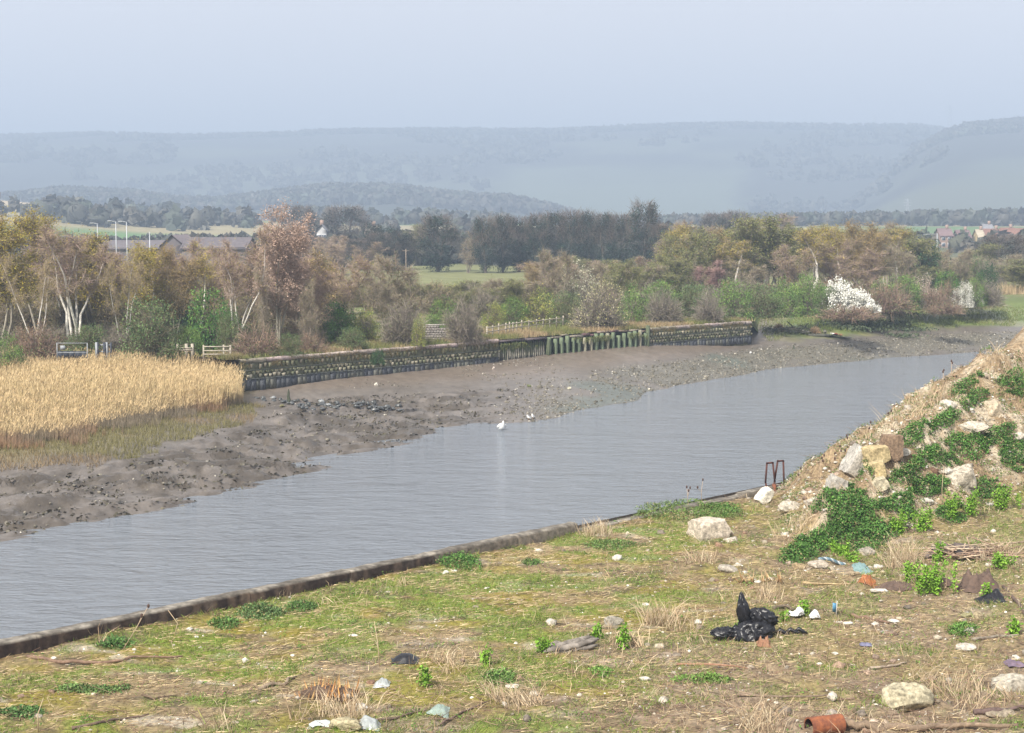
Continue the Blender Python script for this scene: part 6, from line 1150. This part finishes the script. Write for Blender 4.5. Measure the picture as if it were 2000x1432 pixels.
def sheet(u, v, w_, h_, dep, label, mat, seed, crum=.25, name='plastic_scrap', cat='plastic', arch=.6):
    p = hit(u, v); s_ = p[1]/F; gx, gy = np.meshgrid(np.linspace(-1,1,22), np.linspace(-1,1,14), indexing='ij'); ex = 1+.25*(fbm(gx*2+seed, gy*2, 2, seed)-.5); n1 = fbm(gx*1.7+seed, gy*1.7, 4, seed+1)
    n2 = abs(2*fbm(gx*2.6-seed, gy*2.6+gx, 3, seed+5)-1); z = h_*s_*(arch*.75*(1-gx**2*.8)*(1-.5*gy**2)+crum*1.4*(n1-.5)+.55*(.4-n2)*(.25+crum*.6))*np.clip(1.25-np.maximum(abs(gx),abs(gy))**3*1.25, 0, 1); wx_ = gx*w_*s_/2*ex; wy_ = gy*dep*s_/2*ex; gz = quay(p[0]+wx_, p[1]+wy_)-p[2]; m = grid(MB(), wx_, wy_, np.maximum(z, -.02)+gz+.02, np.ones(gx.shape+(3,))*.4)
    return tag(m.obj(name, mat, None, True, tuple(p)), label, cat)
sheet(745, 1342, 34, 24, 30, 'clear plastic scrap above the large white foam', M_PLAS, 3); sheet(722, 1420, 42, 26, 40, 'shiny clear plastic lump at the bottom edge', M_PLAS, 4); sheet(856, 1394, 44, 22, 44, 'pale green plastic scrap in the foreground', nmat('green_plastic', (.32,.40,.35), (.22,.29,.25), 5, .4), 5); sheet(630, 1420, 60, 16, 40, 'pale blue-white board at the bottom left of centre', nmat('pale_board', (.60,.65,.66), (.45,.5,.5), 5, .7), 6, crum=.1)
M_BLK = nmat('black_plastic', (.014,.014,.018), (.007,.007,.009), 5, .36, .004, 5, spec=.5)
sheet(790, 1292, 56, 20, 44, 'curved black plastic scrap in the middle foreground', M_BLK, 8, crum=.15, arch=.9); sheet(1935, 1180, 56, 22, 50, 'black plastic scrap at the right in front of the cloth', M_BLK, 9, crum=.5); sheet(1690, 1262, 24, 8, 20, 'small slate-blue scrap in the right foreground', nmat('slate_blue', (.2,.2,.3), None, 5, .6), 10); sheet(1684, 1116, 34, 12, 60, 'turquoise net scrap right of the blue rope', nmat('turquoise_net', (.22,.33,.33), (.14,.22,.22), 14, .8), 11, crum=.5)
M_CLOTH = nmat('brown_cloth', (.16,.11,.085), (.085,.06,.05), 7, .95, .02, 20)
sheet(1910, 1150, 76, 44, 70, 'folded brown sackcloth heap at the right', M_CLOTH, 12, crum=.8, arch=.8, name='sackcloth', cat='cloth'); sheet(1745, 1146, 70, 16, 40, 'flat dark brown mat right of the rusty scrap', M_CLOTH, 13, crum=.3, name='sackcloth', cat='cloth'); sheet(1835, 1138, 60, 16, 40, 'dark cloth strip behind the bushy lime plant', M_CLOTH, 14, crum=.3, name='sackcloth', cat='cloth')
sheet(1694, 1138, 36, 20, 30, 'orange rusted scrap in front of the turquoise net', nmat('orange_rust', (.42,.17,.06), (.20,.07,.035), 9, .8, .01, 20), 15, crum=.9, name='rusty_scrap', cat='scrap'); sheet(1985, 1300, 40, 16, 40, 'dark purple mesh scrap at the right edge', nmat('mesh_scrap', (.2,.15,.2), None, 6, .8), 16); sheet(1492, 1262, 26, 22, 24, 'small tan rag at the foot of the black bag', nmat('tan_rag', (.36,.20,.12), (.22,.11,.07), 8, .9), 17, crum=.8, name='rag', cat='cloth')
sheet(1610, 1275, 2, 2, 2, 'tiny pale chip in the right grass', M_FOAM, 18)
# black bin bag: upright torn neck, spread body, thin shreds
p = hit(1465, 1246); s_ = p[1]/F; e = empty('bin_bag', p, 'torn glossy black bin bag with its neck sticking up', 'bag'); Bv, Bf = ICO4
def crumple(Q, seed, k=.16): 
    a = abs(2*fbm(Q[:,0]*2.6+Q[:,2]*1.9+seed, Q[:,1]*2.6-Q[:,2]*1.4, 4, seed)-1); b = abs(2*fbm(Q[:,0]*5-Q[:,1]*3+seed, Q[:,2]*5, 3, seed+3)-1); return Q*(1-k*2*a-k*b)[:, None]
V = crumple(Bv*1.0, 21, .2); V = V*np.array([50,38,40])*s_; V[:,2] = np.maximum(V[:,2], -.04); V[:,0] += V[:,2]*.35; MB().add(V+[0,0,.05], Bf).obj('body', M_BLK, e, True)
V = crumple(ICO3[0]*1.0, 31, .24)*np.array([15,12,44])*s_; V[:,0] *= (1-.45*sst(0,40*s_,V[:,2])); V[:,0] -= V[:,2]*.12; MB().add(V+np.array([-14,0,52])*s_, ICO3[1]).obj('neck', M_BLK, e, True)
V = crumple(ICO3[0]*1.0, 37, .26)*np.array([34,22,22])*s_; V[:,2] -= V[:,0]*.25; MB().add(V+np.array([26,2,40])*s_, ICO3[1]).obj('fold', M_BLK, e, True)
V = crumple(ICO3[0]*1.0, 41, .3)*np.array([36,26,15])*s_; V[:,2] = np.maximum(V[:,2], -.02); MB().add(V+np.array([-50,0,8])*s_, ICO3[1]).obj('side_lump', M_BLK, e, True)
for i, (x_, l) in enumerate(((52,30),(72,34),(92,26))):
    m = MB(); q = np.array([(0,0,.08),(.12,.05,.14),(.25,-.03,.08),(.4,.02,.03)])*[l/40*1.2,1,1]; m.tube(q, [.03,.06,.05,.015], 5); m.obj('shred', M_BLK, e, False, (x_*s_, r.normal(0,.1)+.1, .02))
for i, (u, v, w_, h_, lab) in enumerate(((1556,1206,34,28,'left lump of white plastic bag beside a green shoot'),(1591,1212,26,28,'right lump of white plastic bag with creases'))):
    p = hit(u, v); s_ = p[1]/F; V = crumple(ICO3[0]*1.0, 51+i*7, .3)*np.array([w_*.52,w_*.42,h_*.42])*s_; V[:,0] += .25*V[:,2]*(-1)**i; V[:,2] = np.maximum(V[:,2]+.05*np.sin(V[:,0]*19+i), -.03); tag(MB().add(V+[0,0,.08], ICO3[1]).obj('plastic_bag', nmat('white_plastic', (.80,.80,.79), (.68,.68,.68), 5, .4, .01, 14), None, True, tuple(p)), lab, 'bag', 'white plastic bags')
# sticks, logs, poles
M_LOG = nmat('driftwood', attr=True, scale=8, rough=.9, amt=.4, bump=.02, bscale=25)
def stick(pix, rad, label, col=(.22,.16,.11), lift=.04, name='stick', cat='stick', nseg=None):
    q = hits([a for a, b in pix], [b for a, b in pix])[0]; o0 = q[0].copy(); t_ = np.linspace(0, len(q)-1, len(q)*3); Q = np.stack([np.interp(t_, np.arange(len(q)), q[:, i]) for i in range(3)], 1); Q[:,2] += lift; Q += r.normal(0, rad*.35, Q.shape)
    rd = rad*np.interp(np.linspace(0,1,len(Q)), [0,.5,1], [1,.85,.45]); tag(MB().tube(Q-o0, rd, 7, np.asarray(col)*r.uniform(.85,1.15,(len(Q),1))).obj(name, M_LOG, None, False, tuple(o0)), label, cat, 'sticks and driftwood')
for pix, rad, lab, col in [([(52,1285),(110,1296),(180,1298),(230,1296),(270,1287),(355,1287)],.045,'long curved driftwood stick beside the parapet at the left',(.20,.13,.09)),([(508,1352),(530,1342),(555,1340),(575,1326)],.055,'short crooked driftwood branch left of the orange stump',(.26,.20,.14)),([(278,1366),(300,1370),(345,1362)],.025,'thin dark twig in the left foreground',(.14,.10,.07)),([(140,1432),(190,1418),(240,1408),(290,1402)],.035,'long dark stick at the bottom left',(.13,.09,.07)),([(1640,1424),(1700,1426),(1780,1428),(1860,1426),(1990,1426)],.085,'long bark-covered pole along the bottom right edge',(.22,.16,.11)),([(1900,1398),(1950,1394),(2010,1386)],.06,'dark branch above the pole at the bottom right',(.13,.09,.08)),([(1700,1312),(1740,1304),(1770,1298)],.03,'pale straight stick in the right foreground',(.38,.31,.24)),([(1322,1302),(1380,1302),(1460,1308)],.03,'reddish stick lying below the black bag',(.30,.17,.11)),([(1570,1145),(1620,1143),(1700,1148)],.03,'long pale cane in front of the blue rope',(.48,.36,.20)),([(1510,1190),(1535,1188),(1552,1196)],.05,'dark branch stub right of the black bag',(.15,.12,.09)),([(1660,1204),(1700,1212),(1735,1222)],.05,'rusty brown branch in the right foreground',(.20,.13,.09)),([(1640,1370),(1760,1366),(1840,1376)],.02,'thin twig behind the crumbly lump',(.20,.14,.1)),([(860,1420),(900,1396),(960,1372)],.025,'dark twig rising right in the foreground',(.16,.11,.09)),([(1960,1150),(1990,1185),(2010,1215)],.05,'dark branch leaning at the right edge',(.14,.10,.08)),([(1900,1255),(1950,1248),(1990,1244)],.04,'grey branch in the right rubble',(.28,.24,.19)),([(1440,1365),(1520,1366),(1630,1362)],.03,'long grey stick in the bottom right grass',(.24,.18,.13)),([(1155,1240),(1100,1290)],.015,'pale cane leaning left of the grey log',(.5,.4,.26)),([(690,1420),(770,1408),(850,1388)],.03,'brown root curving across the foreground litter',(.18,.13,.1))]:
    stick(pix, rad, lab, col)
p = hit(1118, 1272); s_ = p[1]/F; e = empty('grey_log', p, 'weathered grey split log lying in the middle foreground', 'log', 'sticks and driftwood', .25); r2 = rng(77)
for i in range(6):
    m = MB(); xx = np.linspace(-58,58,9)*s_; m.tube(np.stack([xx*r2.uniform(.7,1.0)+r2.normal(0,.1), np.full(9,(i%3-1)*.15)+r2.normal(0,.02,9), .06+.11*(i//3)+xx*.12+r2.normal(0,.025,9)],1), .085*np.array([.35,.8,1,1.05,1,1,.95,.7,.25])*r2.uniform(.7,1.2,9), 5, np.array([.22,.195,.17])*r2.uniform(.45,1.3,(9,1))); m.obj('split_slab', M_LOG, e)
# splintered orange stump
p = hit(640, 1362); s_ = p[1]/F; e = empty('tree_stump', p, 'splintered orange-brown tree stump in the foreground', 'stump', None); r2 = rng(78)
for i in range(70):
    a = r2.uniform(-62,58)*s_; y_ = r2.normal(0,.16); hh = r2.uniform(.3,1.0)*np.interp(a/s_, [-62,-20,10,58], [26,50,58,44])*s_; w_ = r2.uniform(.02,.05)
    b0 = np.array([a, y_, -.05]); tp = b0+[r2.normal(0,.08), r2.normal(0,.06), hh]; V = np.array([b0+[-w_,-w_*.6,0], b0+[w_,-w_*.6,0], b0+[0,w_,0], tp]); MB().add(V, [[0,1,3],[1,2,3],[2,0,3],[0,2,1]], pal(r2,1,((.46,.24,.08),(.38,.19,.08),(.26,.13,.08),(.55,.36,.16)))[0]).obj('splinter', M_LOG, e)
m = MB(); V = crumple(ICO2[0]*1.0, 61, .2)*np.array([66,30,26])*s_; V[:,2] = np.maximum(V[:,2], -.05); m.add(V, ICO2[1], (.10,.065,.045)).obj('root_mass', M_LOG, e)
p = hit(1485, 1135); s_ = p[1]/F; e = empty('tree_stump', p, 'small splintered stump behind the black bag', 'stump')
for i in range(26):
    a = r2.uniform(-40,44)*s_; b0 = np.array([a, r2.normal(0,.1), -.05]); tp = b0+[r2.normal(0,.15), r2.normal(0,.1), r2.uniform(.15,.45)]; V = np.array([b0+[-.03,-.02,0], b0+[.03,-.02,0], b0+[0,.03,0], tp]); MB().add(V, [[0,1,3],[1,2,3],[2,0,3],[0,2,1]], pal(r2,1,((.42,.24,.10),(.30,.18,.09),(.5,.36,.2)))[0]).obj('splinter', M_LOG, e)
# brush pile
p = hit(1880, 1096); s_ = p[1]/F; e = empty('brush_pile', p, 'pile of dark logs and pale branches at the right', 'brushwood')
for i in range(5):
    b0 = np.array([(-52+i*22)*s_, r2.normal(0,.15)+.2, .14+.12*(i%2)]); dv = np.array([1, r2.normal(0,.3), r2.normal(0,.1)]); MB().tube([b0-dv*.35, b0, b0+dv*.35], [.13,.14,.12], 9, np.array([.13,.105,.095])*r2.uniform(.7,1.3)).obj('log', M_LOG, e)
MB().tube([(-.1,-.25,.14),(-.08,-.05,.14),(-.06,.3,.15)], .15, 12, (.05,.045,.045)).obj('log', M_LOG, e); MB().tube([(-.1,-.262,.14),(-.1,-.256,.14)], .07, 10, (.42,.34,.20)).obj('log_end', M_LOG, e)
for i in range(75):
    b0 = np.array([r2.uniform(-50,90)*s_, r2.normal(-.05,.25), r2.uniform(.03,.4)]); dv = np.array([r2.normal(0,.45), r2.normal(0,.25), r2.normal(0,.18)]); MB().tube([b0-dv, b0+r2.normal(0,.03,3), b0+dv], [.018,.016,.009], 4, pal(r2,1,((.40,.28,.2),(.28,.19,.14),(.52,.42,.3)))[0]).obj('branch', M_LOG, e)
# blue rope, rusty pipe, blue stick
p = hit(1630, 1104); s_ = p[1]/F; e = empty('rope', p, 'twisted blue and white rope end at the foot of the heap', 'rope'); t_ = np.linspace(0,1,60)
for i, c_ in enumerate(((.16,.25,.30),(.40,.44,.45),(.11,.16,.20))):
    a = t_*26+i*2.09; cx = (-32+t_*54)*s_; cz = .16-.10*t_+.05*np.sin(t_*5); MB().tube(np.stack([cx, np.cos(a)*.03, cz+np.sin(a)*.03],1), .028, 5, c_).obj('strand', M_LOG, e)
p = hit(1606, 1434); e = empty('rusty_pipe', p, 'short rusty pipe end lying at the bottom edge', 'pipe', None, .35); a = np.linspace(0,6.283,21)
A, X_ = np.meshgrid(a, np.array([-.30,-.1,.15,.42]), indexing='ij'); MP = nmat('pipe_rust', (.34,.12,.05), (.13,.05,.035), 10, .85, .006, 30)
for rr, nm in ((.19,'outer_wall'),(.165,'inner_wall')): grid(MB(), X_, np.cos(A)*rr, np.sin(A)*rr+.15, np.ones(A.shape+(3,))*.3).obj(nm, MP if nm[0]=='o' else nmat('pipe_dark', (.05,.03,.025), None, 8, .9), e, True)
A, R_ = np.meshgrid(a, np.array([.163,.192]), indexing='ij'); grid(MB(), np.full(A.shape,-.302), np.cos(A)*R_, np.sin(A)*R_+.15, np.ones(A.shape+(3,))*.3).obj('rim', MP, e)
p = hit(1633, 1206); e = empty('marker_stick', p, 'small white stick with a blue tag in the right foreground', 'stick'); MB().tube([(0,0,-.05),(.01,0,.2),(.02,0,.4)], .012, 5, (.75,.73,.68)).obj('stick', M_FOAM, e); MB().box((-.05,0,.22), (.09,.02,.22), jit=.01, r=r2).obj('tag', nmat('blue_plastic', (.15,.38,.6), None, 5, .5), e)
